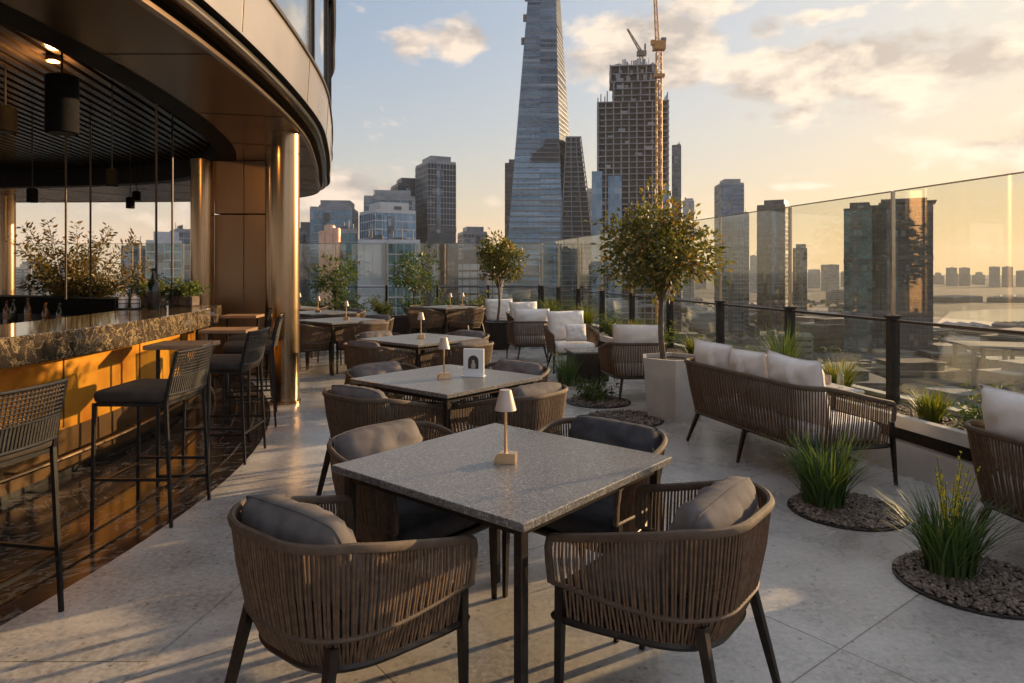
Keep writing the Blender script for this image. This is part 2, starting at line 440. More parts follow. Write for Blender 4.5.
M['water'] = simple('river_water', (.03,.04,.045), (.05,.06,.06), .01, .12, 0, .3, .15, .2)
M['trees_far'] = simple('far_tree_canopy', (.025,.035,.014), (.06,.07,.025), .3, .9, 0, .8, .8, .5)

def city_ground():
    m, nt, b = nm('city_ground'); v = coord(nt, 'Object')
    vo = nt.nodes.new('ShaderNodeTexVoronoi'); vo.inputs['Scale'].default_value = .022; vo.feature = 'F1'; vo.distance = 'CHEBYCHEV'
    nt.links.new(v, vo.inputs['Vector'])
    sp = nt.nodes.new('ShaderNodeSeparateColor'); nt.links.new(vo.outputs['Color'], sp.inputs[0])
    n = noise(nt, v, .05, 6, .65)
    f = math_n(nt, 'ADD', math_n(nt, 'MULTIPLY', sp.outputs[0], .5), math_n(nt, 'MULTIPLY', n.outputs['Fac'], .5))
    col = ramp(nt, f, [(.2, (.016,.019,.011)), (.42, (.034,.031,.026)), (.58, (.06,.054,.046)), (.8, (.12,.11,.095))])
    nt.links.new(col, b.inputs['Base Color']); b.inputs['Roughness'].default_value = .9
    return m
M['ground'] = city_ground()

def emit(name, c, s):
    m, nt, b = nm(name); b.inputs['Base Color'].default_value = (*c,1)
    b.inputs['Emission Color'].default_value = (*c,1); b.inputs['Emission Strength'].default_value = s
    return m
M['lit_lamp'] = emit('lit_lamp', (1.0,.42,.09), 7)

# ------------------------------------------------------------------ camera, light, sky
cam = bpy.data.cameras.new('camera'); co = bpy.data.objects.new('camera', cam); COL.objects.link(co)
co.location = (0,0,EYE); co.rotation_euler = (pi/2,0,0)
cam.sensor_width = 36; cam.lens = 36*F/1024; cam.shift_y = -(341.5-270)/1024
cam.clip_start = .05; cam.clip_end = 30000
S.camera = co

SUN_AZ, SUN_EL = R(60), R(12)
sd = Vector((sin(SUN_AZ)*cos(SUN_EL), cos(SUN_AZ)*cos(SUN_EL), sin(SUN_EL)))
sl = bpy.data.lights.new('sun', 'SUN'); so = bpy.data.objects.new('sun', sl); COL.objects.link(so)
sl.energy = 5.0; sl.angle = R(.6); sl.color = (1.0,.66,.36)
so.rotation_euler = (-sd).to_track_quat('-Z','Y').to_euler(); so.location = sd*40

def build_world():
    w = bpy.data.worlds.new('World'); S.world = w; w.use_nodes = True
    nt = w.node_tree; bg = nt.nodes['Background']
    sky = nt.nodes.new('ShaderNodeTexSky'); sky.sky_type = 'NISHITA'; sky.sun_disc = False
    sky.sun_elevation = SUN_EL; sky.sun_rotation = SUN_AZ
    sky.air_density = 1.0; sky.dust_density = 1.5; sky.ozone_density = 1.6; sky.altitude = 60
    v = coord(nt, 'Generated'); sp = nt.nodes.new('ShaderNodeSeparateXYZ'); nt.links.new(v, sp.inputs[0])
    x, y, z = sp.outputs
    az = math_n(nt, 'ARCTAN2', x, y); el = math_n(nt, 'ARCSINE', z)
    def nz(dx, dy, sc, det=7):
        cb = nt.nodes.new('ShaderNodeCombineXYZ')
        nt.links.new(math_n(nt, 'ADD', az, dx), cb.inputs[0])
        nt.links.new(math_n(nt, 'MULTIPLY', math_n(nt, 'ADD', el, dy), 1.9), cb.inputs[1])
        return noise(nt, cb.outputs[0], sc, det, .58, .25).outputs['Fac']
    n0 = nz(0, 0, 9.0); n1 = nz(.04, .03, 9.0); nf = nz(3.1, 1.2, 24.0, 5)
    def ae(px, py):
        return math.atan((px-512)/F), math.atan((270-py)/sqrt(F*F+(px-512)**2))
    blobs = [(650,50,80,42,1.25),(600,62,52,22,.9),(840,70,125,32,1.1),(760,70,60,22,.8),(985,62,80,22,.9),(408,46,30,17,.85),(464,40,46,20,.95),(350,190,70,24,.9),(395,42,30,14,.5),
             (765,30,26,16,.8),(700,5,50,18,.8),(800,20,60,9,.5),(975,162,34,6,.7),(790,187,60,4,.5),(1100,140,160,26,.8),(1020,155,26,8,.7),(880,105,190,16,.55),(470,205,60,10,.35),(250,215,110,22,.7),(-120,150,220,50,.8),(1500,60,240,60,.9)]
    tot = None
    for (px, py, rw, rh, amp) in blobs:
        a0, e0 = ae(px, py); wa = rw/F*.9; wh = rh/F
        u = math_n(nt, 'DIVIDE', math_n(nt, 'SUBTRACT', az, a0), wa)
        t = math_n(nt, 'DIVIDE', math_n(nt, 'SUBTRACT', el, e0), wh)
        d = math_n(nt, 'SQRT', math_n(nt, 'ADD', math_n(nt, 'MULTIPLY', u, u), math_n(nt, 'MULTIPLY', t, t)))
        g = math_n(nt, 'MULTIPLY', math_n(nt, 'SUBTRACT', 1.35, d, clamp=True), amp)
        tot = g if tot is None else math_n(nt, 'MAXIMUM', tot, g)
    nn = math_n(nt, 'MULTIPLY_ADD', nf, .62, math_n(nt, 'MULTIPLY', n0, 1.45))
    dens = math_n(nt, 'SUBTRACT', math_n(nt, 'ADD', math_n(nt, 'MULTIPLY', tot, .62), nn), 1.20)
    mask = math_n(nt, 'MULTIPLY', dens, 3.6, clamp=True)
    # broken cloud is added above and behind the camera, unseen, as fill light
    lit = math_n(nt, 'MULTIPLY_ADD', math_n(nt, 'SUBTRACT', n0, n1), 5.0, math_n(nt, 'SUBTRACT', .80, math_n(nt, 'MULTIPLY', dens, 1.1)), clamp=True)
    # sun nearness makes the clouds creamier
    sdot = nt.nodes.new('ShaderNodeVectorMath'); sdot.operation = 'DOT_PRODUCT'
    nt.links.new(v, sdot.inputs[0]); sdot.inputs[1].default_value = sd
    near = math_n(nt, 'POWER', math_n(nt, 'MULTIPLY_ADD', sdot.outputs['Value'], .5, .5, clamp=True), 3.0)
    bright = mixc(nt, near, (4.1,3.3,2.75), (5.3,4.5,3.5))
    shade = mixc(nt, near, (1.75,1.68,1.75), (3.1,2.65,2.2))
    cc = mixc(nt, lit, shade, bright)
    nb = nz(1.7, .6, 2.6, 6)
    back = math_n(nt, 'MULTIPLY', math_n(nt, 'MAXIMUM', math_n(nt, 'MULTIPLY', y, -1.0), math_n(nt, 'SUBTRACT', z, .50)), 3.5, clamp=True)
    mb_ = math_n(nt, 'MULTIPLY', math_n(nt, 'MULTIPLY', math_n(nt, 'SUBTRACT', nb, .40), 6.0, clamp=True), back)
    mask = math_n(nt, 'MAXIMUM', mask, mb_)
    cc = mixc(nt, mb_, cc, mixc(nt, nb, (2.6,3.2,4.4), (5.4,6.0,7.0)))  # cool bright tone of the added fill cloud
    lowfade = math_n(nt, 'MULTIPLY', math_n(nt, 'SUBTRACT', el, .005), 30, clamp=True)
    mk = math_n(nt, 'MULTIPLY', math_n(nt, 'MULTIPLY', mask, .93), lowfade)
    bw = nt.nodes.new('ShaderNodeRGBToBW'); nt.links.new(sky.outputs[0], bw.inputs[0])
    knee = math_n(nt, 'DIVIDE', 1.5, math_n(nt, 'MULTIPLY_ADD', bw.outputs[0], .32, 1.0))
    hs = nt.nodes.new('ShaderNodeHueSaturation'); hs.inputs['Saturation'].default_value = .92; nt.links.new(sky.outputs[0], hs.inputs['Color'])
    vs = nt.nodes.new('ShaderNodeVectorMath'); vs.operation = 'SCALE'
    nt.links.new(hs.outputs[0], vs.inputs[0]); nt.links.new(knee, vs.inputs['Scale'])
    hz_ = math_n(nt, 'MULTIPLY', math_n(nt, 'EXPONENT', math_n(nt, 'MULTIPLY', math_n(nt, 'ABSOLUTE', el), -8.0)), .80)
    hcol = mixc(nt, near, (3.6,2.6,2.15), (5.4,3.0,.65))
    cream = mixc(nt, math_n(nt, 'MULTIPLY', math_n(nt, 'POWER', near, 2.0), .6), vs.outputs[0], (4.5,4.1,3.35))
    base = mixc(nt, hz_, cream, hcol)
    out = mixc(nt, mk, base, cc)
    nt.links.new(out, bg.inputs['Color']); bg.inputs['Strength'].default_value = .10
build_world()
S.view_settings.view_transform = 'Standard'; S.view_settings.look = 'None'
S.view_settings.exposure = 1.2; S.view_settings.gamma = 1.0
S.cycles.use_denoising = True
S.cycles.use_adaptive_sampling = True; S.cycles.adaptive_threshold = .02
S.cycles.max_bounces = 10; S.cycles.transparent_max_bounces = 32; S.cycles.glossy_bounces = 5
S.cycles.diffuse_bounces = 3; S.cycles.volume_bounces = 1
S.cycles.sample_clamp_indirect = 6.0
S.cycles.caustics_reflective = False; S.cycles.caustics_refractive = False

# ------------------------------------------------------------------ curves that shape the place
def bar_x(d): return -2.95 - ((d-5)**2)/(21 if d > 5 else 15)
def step_x(d): return -2.02 - ((d-4.3)**2)/16
def glass_x(d): return 3.124 - .2255*(d-5.6)
GN = Vector((1, .2255)).normalized()          # outward from the terrace through the glass
GT = Vector((-.2255, 1)).normalized()

# ------------------------------------------------------------------ ground, terrace
b = MB(); n = 96
b.add([(0,0,GZ)]+[(8000*cos(2*pi*k/n), 8000*sin(2*pi*k/n), GZ) for k in range(n)], [(0,1+k,1+(k+1)%n) for k in range(n)])
tag(b.build('ground', M['ground']), kind='structure')
edge = [(glass_x(d)+.5, d) for d in (-9, 16.95)]
tb = MB(); tb.prism([(-17,-9), edge[0], edge[1], (-17,16.95)], -.35, 0)
tag(tb.build('floor', M['floor']), kind='structure')
tb = MB(); tb.prism([(-16.8,-8.8), (edge[0][0]-.25,-8.8), (edge[1][0]-.2,16.7), (-16.8,16.7)], GZ, -.352)
tag(tb.build('podium', M['city_concrete']), kind='structure')
ds = [-6+.35*i for i in range(60)]
ds = [d for d in ds if d <= 13.2]
b = MB(); b.strip(z3([(-16, d) for d in ds], .004), z3([(step_x(d), d) for d in ds], .004), False)
tag(b.build('dark_floor', M['black_marble']), kind='structure')
b = MB(); b.strip(z3([(step_x(d), d) for d in ds], .0035), z3([(step_x(d)+.78-.02*(d-4), d) for d in ds], .0035), False)
tag(b.build('border_paving', M['border']), kind='structure')

dd = [-3+.3*i for i in range(45)]
for off in (-.16,-.36,-.6):
    b = MB(); b.tube([(step_x(d)+off, d, .006) for d in dd], .007, 5)
    tag(b.build('floor_trim', M['gold_metal'], sharp=60), kind='structure')
# ------------------------------------------------------------------ glass balustrades
def balustrade(name, label, pts, nrm):
    root = empty(name, label, 'glass balustrade', (pts[0][0], pts[0][1], 0))
    o = Vector((pts[0][0], pts[0][1], 0))
    def P(p): return Vector((p[0], p[1], 0)) - o
    t = Vector((pts[1][0]-pts[0][0], pts[1][1]-pts[0][1], 0)); L = t.length; t.normalize(); rz = math.atan2(t.y, t.x)
    for i, p in enumerate(pts):
        q = P(p)
        m = MB(); m.box((q.x, q.y, .555), (.055,.10,1.11), rz, .006)
        po = m.build('post', M['black_metal'], root)
        m = MB(); m.box((q.x, q.y, 1.625), (.016,.034,1.03), rz, .002)
        m.build('upper_bar', M['bar_steel'], po)
        m = MB(); m.box((q.x, q.y, 1.12), (.075,.12,.02), rz, .004); m.build('cap', M['dark_metal'], po)
        if i < len(pts)-1:
            c = (P(p)+P(pts[i+1]))/2
            m = MB(); m.box((c.x, c.y, .60), (L-.07,.012,.92), rz); m.build('lower_pane', M['glass_low'], root)
            m = MB(); m.box((c.x, c.y, 1.64), (L-.024,.012,1.0), rz); up = m.build('upper_pane', M['glass'], root); m = MB(); m.box((c.x, c.y, 2.1445), (L-.024,.016,.009), rz); m.build('edge_strip', M['edge_metal'], up)
            m = MB(); m.box((c.x, c.y, 1.085), (L-.08,.035,.022), rz, .004); m.build('handrail', M['dark_metal'], root)
rpts = [(3.124-.3006*k, 5.6+1.333*k) for k in range(-4, 9)]
balustrade('glass_balustrade', 'tall clear glass balustrade with dark posts along the right planter, city behind', rpts, GN)
lpts = [(.66-1.235*k, 16.6) for k in range(0, 14)]
balustrade('glass_balustrade', 'clear glass balustrade with dark posts across the far end of the terrace', lpts, (0,1))

# ------------------------------------------------------------------ plants
def rv(r=random): 
    while True:
        v = Vector((r.uniform(-1,1), r.uniform(-1,1), r.uniform(-1,1)))
        if .05 < v.length < 1: return v
def leaf(mb, p, d, s, w=.45, up=None):
    d = d.normalized(); u = (up or rv()).cross(d)
    if u.length < 1e-4: u = Vector((1,0,0)).cross(d)
    u.normalize(); nn = d.cross(u)
    mid = p + d*s*.5
    mb.add([p, mid+u*s*w*.5+nn*s*.08, p+d*s-nn*s*.10, mid-u*s*w*.5+nn*s*.08], [(0,1,2),(0,2,3)])
def round_tree(name, label, loc, trunk_h, cz, rad, nclump, nleaf, ls, seed, leafm, group=None, loose=1.0, trunk_r=.028, rust=0):
    r = random.Random(seed)
    root = empty(name, label, 'tree', loc, 0, group)
    tr = MB(); pts = []; lean = Vector((r.uniform(-.05,.05), r.uniform(-.05,.05), 0))
    for i in range(9):
        t = i/8; pts.append(Vector((lean.x*t+.014*sin(5*t+seed), lean.y*t+.012*cos(4*t+seed)-.012, trunk_h*t)))
    tr.tube(pts, [trunk_r*(1.25-.5*i/8) for i in range(9)], 8)
    top = pts[-1]; c = Vector((lean.x, lean.y, cz)); limbs = []
    nl = 9
    for i in range(nl):
        a = 2*pi*i/nl + r.uniform(-.3,.3); k = r.uniform(.55,.85); h = r.uniform(-.2,.75)
        e = c + Vector((cos(a)*rad[0]*k*sqrt(max(.1,1-h*h)), sin(a)*rad[0]*k*sqrt(max(.1,1-h*h)), rad[1]*h))
        st = pts[r.choice((6,7,8))]
        md = (st+e)/2 + Vector((0,0,.10*rad[1])) + rv(r)*.05
        lp = [st, (st+md)/2+rv(r)*.012, md, (md+e)/2+rv(r)*.02, e]
        tr.tube(lp, [trunk_r*.62, trunk_r*.5, trunk_r*.4, trunk_r*.28, trunk_r*.15], 5)
        limbs += lp[2:]
    lf = MB(); lf2 = MB()
    for i in range(nclump):
        q = rv(r).normalized()*(r.random()**.38)
        q = Vector((q.x*rad[0], q.y*rad[0], q.z*rad[1]*(1.0 if q.z > 0 else .82)))
        if r.random() < .22: q *= 1.0 + .26*loose*r.random()
        p = c+q
        s0 = min(limbs, key=lambda l: (l-p).length)
        m2 = (s0+p)/2 + rv(r)*.04
        tr.tube([s0, m2, p], [trunk_r*.16, trunk_r*.11, trunk_r*.06], 3, cap=False)
        dirn = (p-s0).normalized() if (p-s0).length > 1e-3 else Vector((0,0,1))
        cs = r.uniform(.6,1.1)*rad[0]*.26*loose
        tgt = lf2 if r.random() < rust else lf
        for j in range(nleaf):
            off = rv(r)*cs + dirn*cs*r.uniform(-.6,.8)
            d = (off*.9 + dirn*.05 + rv(r)*.05 + Vector((0,0,-.01)))
            leaf(tgt, p+off, d+rv(r)*cs*.8, ls*r.uniform(.6,1.25), .5, rv(r))
    tr.build('trunk', M['bark'], root)
    lf.build('crown', leafm, root)
    if lf2.f: lf2.build('rusty_foliage', M['leaf_rust'], root)
    return root
def branch_bush(name, label, loc, nb, length, spread, ls, seed, leafm, nleaf=26, group=None, cat='plant', parent=None, lw=.35):
    r = random.Random(seed)
    root = empty(name, label, cat, loc, 0, group)
    st = MB(); lf = MB()
    for i in range(nb):
        a = r.uniform(0, 2*pi); el = r.uniform(.15,1.0)
        d = Vector((cos(a)*spread*(1.1-el*.6), sin(a)*spread*(1.1-el*.6), .35+el*.8)).normalized()
        L = length*r.uniform(.5,1.1); p = Vector((r.uniform(-.03,.03), r.uniform(-.03,.03), 0)); pts = [p.copy()]
        for k in range(6):
            d = (d+rv(r)*.16+Vector((0,0,-.02))).normalized(); p = p+d*(L/6); pts.append(p.copy())
        st.tube(pts, [.007*length*(1.3-.17*k) for k in range(7)], 4, cap=False)
        for j in range(nleaf):
            t = r.uniform(.22,1.0)*6; k = min(5,int(t)); q = pts[k].lerp(pts[k+1], t-k)
            dd = (pts[k+1]-pts[k]).normalized()
            side = rv(r); side = (side - dd*side.dot(dd)).normalized()
            tw = q+side*length*.05*r.random()
            leaf(lf, tw, dd*.5+side, ls*r.uniform(.6,1.2), lw, rv(r))
    st.build('stems', M['bark'], root); lf.build('foliage', leafm, root)
    return root
def blades(mb, n, h, spread, r, w=.006, arch=.5, base=.06):
    for i in range(n):
        a = r.uniform(0,2*pi); rr = base*sqrt(r.random()); p = Vector((cos(a)*rr, sin(a)*rr, 0))
        a2 = a + r.uniform(-.7,.7); out = spread*r.uniform(.15,1)
        H = h*r.uniform(.55,1.05)
        side = Vector((-sin(a2), cos(a2), 0)); vs = []; fs = []
        for k in range(5):
            t = k/4; q = p + Vector((cos(a2)*out*t**1.8, sin(a2)*out*t**1.8, H*(t-arch*.35*(out/spread)*t**3)))
            ww = w*(1-.9*t)
            vs += [q-side*ww, q+side*ww]
        for k in range(4): fs.append((2*k, 2*k+1, 2*k+3, 2*k+2))
        mb.add(vs, fs, True)
def tuft(name, label, loc, n, h, spread, seed, m, group=None, flowers=0, w=.006, base=.06, flower_h=None):
    r = random.Random(seed)
    if not flowers:
        b = MB(); blades(b, n, h, spread, r, w, .5, base)
        o = b.build(name, m, None, loc); return tag(o, label, 'ornamental grass' if 'grass' in name else 'plant', group)
    root = empty(name, label, 'ornamental grass', loc, 0, group)
    b = MB(); blades(b, n, h, spread, r, w, .5, base); b.build('blades', m, root)
    f = MB(); s_ = MB()
    for i in range(flowers):
        a = r.uniform(0,2*pi); o = r.uniform(.1,.8)*spread; H = (flower_h or h)*r.uniform(.75,1.08)
        e = Vector((cos(a)*o*.55, sin(a)*o*.55, H)); mid = Vector((e.x*.4, e.y*.4, H*.55))
        s_.tube([(0,0,.02), mid, e], [.003,.0025,.0015], 3, cap=False)
        for j in range(26):
            t = r.uniform(.55,1.0); q = mid.lerp(e, (t-.55)/.45)
            d = rv(r); d.z = abs(d.z)*.8+.2
            leaf(f, q, d, .020*(1.3-t*.6)*r.uniform(.7,1.2), .7, rv(r))
    s_.build('flower_stems', m, root); f.build('flower_spikes', M['flower'], root)
    return root

def pebbles(mb, cx, cy, rad, n, r, ry=None, z=.012):
    ry = ry or rad
    for i in range(n):
        a = r.uniform(0,2*pi); q = sqrt(r.random())*.97
        s = r.uniform(.008,.015)
        T = Matrix.Translation((cx+cos(a)*q*rad, cy+sin(a)*q*ry, z+r.uniform(0,.012))) @ Euler((r.uniform(-.5,.5), r.uniform(-.5,.5), r.uniform(0,6))).to_matrix().to_4x4()
        vs = []; 
        for (zz, k) in ((-.45,.6),(0,1.0),(.42,.62)):
            for j in range(6):
                th = 2*pi*j/6+zz
                vs.append((cos(th)*s*k*1.25*r.uniform(.85,1.15), sin(th)*s*k*r.uniform(.85,1.15), zz*s*1.1))
        fs = [(j, (j+1)%6, 6+(j+1)%6, 6+j) for j in range(6)]+[(6+j, 6+(j+1)%6, 12+(j+1)%6, 12+j) for j in range(6)]+[(12,13,14,15,16,17)]
        mb.add(vs, fs, True, T)
def gravel_bed(label, x, y, rad, n, seed):
    r = random.Random(seed); root = empty('gravel_bed', label, 'gravel bed', (x,y,0), 0, 'round gravel beds set into the floor')
    k = 40
    b = MB(); b.add([(0,0,.006)]+[(rad*cos(2*pi*i/k), rad*sin(2*pi*i/k), .006) for i in range(k)], [(0,1+i,1+(i+1)%k) for i in range(k)])
    b.build('soil', M['soil'], root)
    b = MB(); pebbles(b, 0, 0, rad, n, r); o = b.build('gravel', M['pebble'], root, sharp=80); o['kind'] = 'stuff'
    b = MB(); b.tube([(rad*cos(2*pi*i/k), rad*sin(2*pi*i/k), .006) for i in range(k)], .008, 5, True); b.build('edging_ring', M['dark_metal'], root)
gravel_bed('round gravel bed holding the dark grass in front of the sofa', 2.08, 4.25, .335, 1500, 1)
gravel_bed('round gravel bed nearest the right corner, under yellow flowering grass', 2.22, 3.27, .345, 1700, 2)
gravel_bed('empty round gravel bed in front of the concrete tree pot', 1.12, 6.85, .39, 900, 3)
gravel_bed('round gravel bed around the small bushy plant near the back lounge chairs', .98, 7.75, .36, 700, 4)
GG = 'grasses growing in the floor gravel beds'
tuft('ornamental_grass', 'dense dark green grass clump in front of the three seat sofa', (1.98,4.33,.01), 260, .50, .33, 11, M['grass'], GG, 0, .0095, .12)
tuft('ornamental_grass', 'green grass clump with yellow flower spikes at the right foreground', (2.15,3.36,.01), 300, .42, .30, 12, M['grass'], GG, 13, .008, .11, .56)
branch_bush('small_shrub', 'small dark bushy plant in the gravel bed by the back lounge chair', (.96,7.82,.01), 34, .33, 1.0, .055, 13, M['leaf_hedge'], 22, None, 'shrub')
tuft('ornamental_grass', 'dark grass clump standing beside the low dark table', (.72,8.9,0), 220, .48, .24, 14, M['grass'], None, 0, .0075, .12)

# planters
def run_planter(name, label, fr, L, front_off, rows):
    pass
root = empty('planter', 'long pale stone planter running below the right glass balustrade', 'planter', (0,0,0))
d0, d1 = -2.0, 15.9
def gline(off): return [(glass_x(d0)+off*GN.x, d0+off*GN.y), (glass_x(d1)+off*GN.x, d1+off*GN.y)]
def gbox(mb, o0, o1, z0, z1):
    a = gline(o0); c = gline(o1)
    mb.prism([a[0], c[0], c[1], a[1]], z0, z1)
m = MB(); gbox(m, -.37, .28, .0, .225); m.build('base', M['planter_stone'], root)
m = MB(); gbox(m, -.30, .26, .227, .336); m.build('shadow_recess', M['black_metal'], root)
m = MB(); gbox(m, -.395, -.325, .338, .425); gbox(m, .17, .27, .338, .425); m.build('coping', M['planter_stone'], root)
m = MB()
a = gline(-.322); c = gline(.168); nL = 80; rr = random.Random(5); vs = []; fs = []
for i in range(nL+1):
    for j in range(5):
        p = Vector(a[0]).lerp(Vector(a[1]), i/nL); q = Vector(c[0]).lerp(Vector(c[1]), i/nL); s_ = p.lerp(q, j/4)
        vs.append((s_.x, s_.y, .385+rr.uniform(-.012,.02)))
for i in range(nL):
    for j in range(4): fs.append((i*5+j, i*5+j+1, (i+1)*5+j+1, (i+1)*5+j))
m.add(vs, fs, True); m.build('soil', M['soil'], root, sharp=180)
m = MB(); rr = random.Random(6)
for i in range(260):
    d = 2.5+rr.random()**1.4*9; o = rr.uniform(-.28,-.02)
    pebbles(m, glass_x(d)+o*GN.x, d+o*GN.y, .05, 2, rr, .05, .405)
o = m.build('pebble_mulch', M['pebble'], root, sharp=80); o['kind'] = 'stuff'
GP = 'plants growing in the right planter'
spec = [ # d, offset, label, kind
 (3.55,-.14,'yellow green leafy tuft in the planter behind the right armchair', 'y',.36),
 (4.15,-.17,'orange tinged grass tuft in the planter left of the right armchair','r',.26),
 (4.62,-.15,'grey green upright tuft right of the nearest full glass post','g',.24),
 (5.05,-.18,'low leafy tuft at the foot of the nearest full glass post','y',.17),
 (6.05,-.15,'bright yellow green rounded tuft between the two nearest glass posts','y',.25),
 (6.75,-.2,'tall arching grass tuft in the planter just behind the sofa cushions','t',.46),
 (7.6,-.17,'short green tuft in the planter behind the sofa back','g',.22),
 (8.6,-.17,'short yellowish tuft in the planter right of the concrete pot tree','y',.22),
 (9.6,-.17,'green tuft in the planter behind the potted tree trunk','g',.32),
 (10.4,-.17,'yellowish tuft in the planter right of the back facing lounge chair','y',.28),
 (11.4,-.17,'green leafy tuft in the planter left of the back facing lounge chair','g',.34),
 (12.6,-.17,'yellow green tuft in the planter behind the cushioned lounge chair','y',.36),
 (13.8,-.17,'bright green tuft in the planter near the far corner of glass','g',.40),
 (15.0,-.17,'last yellow green tuft in the planter at the far glass corner','y',.40)]
for i, (d, o, lb, k, h) in enumerate(spec):
    h *= 1.4
    loc = (glass_x(d)+o*GN.x, d+o*GN.y, .39)
    if k == 'g': branch_bush('planter_plant', lb, loc, 34, h, .9, .055, 30+i, M['leaf_herb'], 30, GP, lw=.3)
    elif k == 'y': tuft('planter_plant', lb, loc, 260, h*1.05, h*.75, 30+i, M['grass_y'], GP, 0, .0075, .07)
    else: tuft('planter_plant', lb, loc, 230 if k == 't' else 220, h*1.05, h*.7, 30+i, M['grass_r'] if k == 'r' else M['grass'], GP, 0, .0055, .06)

# back trough with its shrubs
root = empty('planter', 'low dark planting trough along the far glass balustrade', 'planter', (-5,16.15,0))
m = MB(); m.box((0,0,.2), (10.6,.5,.40), 0, .01); m.build('trough', M['dark_metal'], root)
m = MB(); m.box((0,0,.41), (10.5,.42,.02)); m.build('soil', M['soil'], root)
desc = ['dark round','yellow green','bright green','tall loose','low spreading','dense dark','pale tipped','wide bushy','short bright','ragged green','small dark','glossy green','upright light']
where = ['at the far glass corner','second from the far glass corner','left of the far corner lamps','below the dark far tower','under the right thin tree','just left of the right thin tree','in front of the white panel building','beside the white panel building','in front of the copper cylinders','under the left thin tree','left of the left thin tree','right of the near bronze column','behind the near bronze column']
for i in range(13):
    branch_bush('shrub', f'{desc[i]} shrub {where[i]} in the far trough', (-.1-.74*i, 16.12, .42), 20, .50+.12*((i*7)%4)/3, 1.0, .085, 60+i, M['grass_y'] if i % 3 == 1 else M['leaf_herb'], 30, 'shrubs in the far trough', 'shrub')

# trees on the terrace
root = empty('tree_pot', 'faceted pale concrete pot holding the largest terrace tree', 'plant pot', (1.66,7.02,0))
m = MB()
def hexa(r_, z, a0=.35): return [(r_*cos(a0+pi/3*k), r_*sin(a0+pi/3*k), z) for k in range(6)]
m.loft([hexa(.30,0), hexa(.355,.61), hexa(.315,.612), hexa(.31,.55)], cap=True)
m.build('pot', M['concrete'], root)
m = MB(); m.prism([(p[0],p[1]) for p in hexa(.306,0)], .552, .575); m.build('soil', M['soil'], root)
round_tree('terrace_tree', 'largest round crowned terrace tree with rusty leaves, in the concrete pot', (1.55,7.02,.57), .78, 1.13, (.52,.45), 150, 34, .064, 3, M['leaf_ficus'], 'round crowned terrace trees', 1.02, .026, .14)
root = empty('tree_pot', 'dark pot under the smaller round tree at mid terrace', 'plant pot', (-.26,13.0,0))
m = MB(); m.lathe([(.20,0),(.25,.5),(.27,.52),(.23,.53),(.22,.47)], n=20); m.build('pot', M['dark_metal'], root)
m = MB(); m.lathe([(.0,.472),(.215,.474)], n=20); m.build('soil', M['soil'], root)
round_tree('terrace_tree', 'smaller round crowned tree before the glass tower, at mid terrace', (-.26,13.0,.46), .75, 1.20, (.46,.40), 70, 30, .085, 5, M['leaf_ficus'], 'round crowned terrace trees', 1.0, .024, .1)
round_tree('young_tree', 'thin young tree in front of the white panel building', (-2.28,16.1,.42), .62, .95, (.50,.44), 34, 26, .10, 8, M['leaf_herb'], 'thin young trees along the far glass', 1.3, .02)
round_tree('young_tree', 'thin young tree in front of the copper cylinders at left', (-4.15,16.1,.42), .62, .92, (.50,.46), 34, 26, .10, 9, M['leaf_herb'], 'thin young trees along the far glass', 1.3, .02)

# ------------------------------------------------------------------ woven furniture
def ucurve(W, D, rc, n):
    """plan of a U shaped frame, open to +y: from front right round the back to front left"""
    L1 = D-rc; L2 = pi/2*rc; L3 = W-2*rc; tot = 2*L1+2*L2+L3; out = []
    for i in range(n):
        s = tot*i/(n-1)
        if s <= L1: p = (W/2, D/2-s)
        elif s <= L1+L2:
            a = (s-L1)/rc; p = (W/2-rc+rc*cos(a), -D/2+rc-rc*sin(a))
        elif s <= L1+L2+L3: p = (W/2-rc-(s-L1-L2), -D/2)
        elif s <= L1+2*L2+L3:
            a = (s-L1-L2-L3)/rc; p = (-W/2+rc-rc*sin(a), -D/2+rc-rc*cos(a))
        else: p = (-W/2, -D/2+rc+(s-L1-2*L2-L3))
        out.append(p)
    return out
def smooth(t): t = max(0,min(1,t)); return t*t*(3-2*t)
def cushion_slab(mb, poly, z0, z1, r=.03):
    c = Vector((sum(p[0] for p in poly)/len(poly), sum(p[1] for p in poly)/len(poly)))
    def ring(z, k):
        return [(c.x+(p[0]-c.x)*k, c.y+(p[1]-c.y)*k, z) for p in poly]
    h = z1-z0
    mb.loft([ring(z0,.93), ring(z0+h*.12,.985), ring(z0+h*.35,1.0), ring(z0+h*.68,1.0), ring(z0+h*.88,.98), ring(z0+h*.98,.92), ring(z1+.006,.75), ring(z1+.012,.4)], True)
def rounded_rect(w, d, r, n=5, cy=0.0):
    out = []
    for (sx, sy, a0) in ((1,-1,-pi/2),(1,1,0),(-1,1,pi/2),(-1,-1,pi)):
        for k in range(n+1):
            a = a0+pi/2*k/n
            out.append((sx*(w/2-r)+r*cos(a), cy+sy*(d/2-r)+r*sin(a)))
    return out
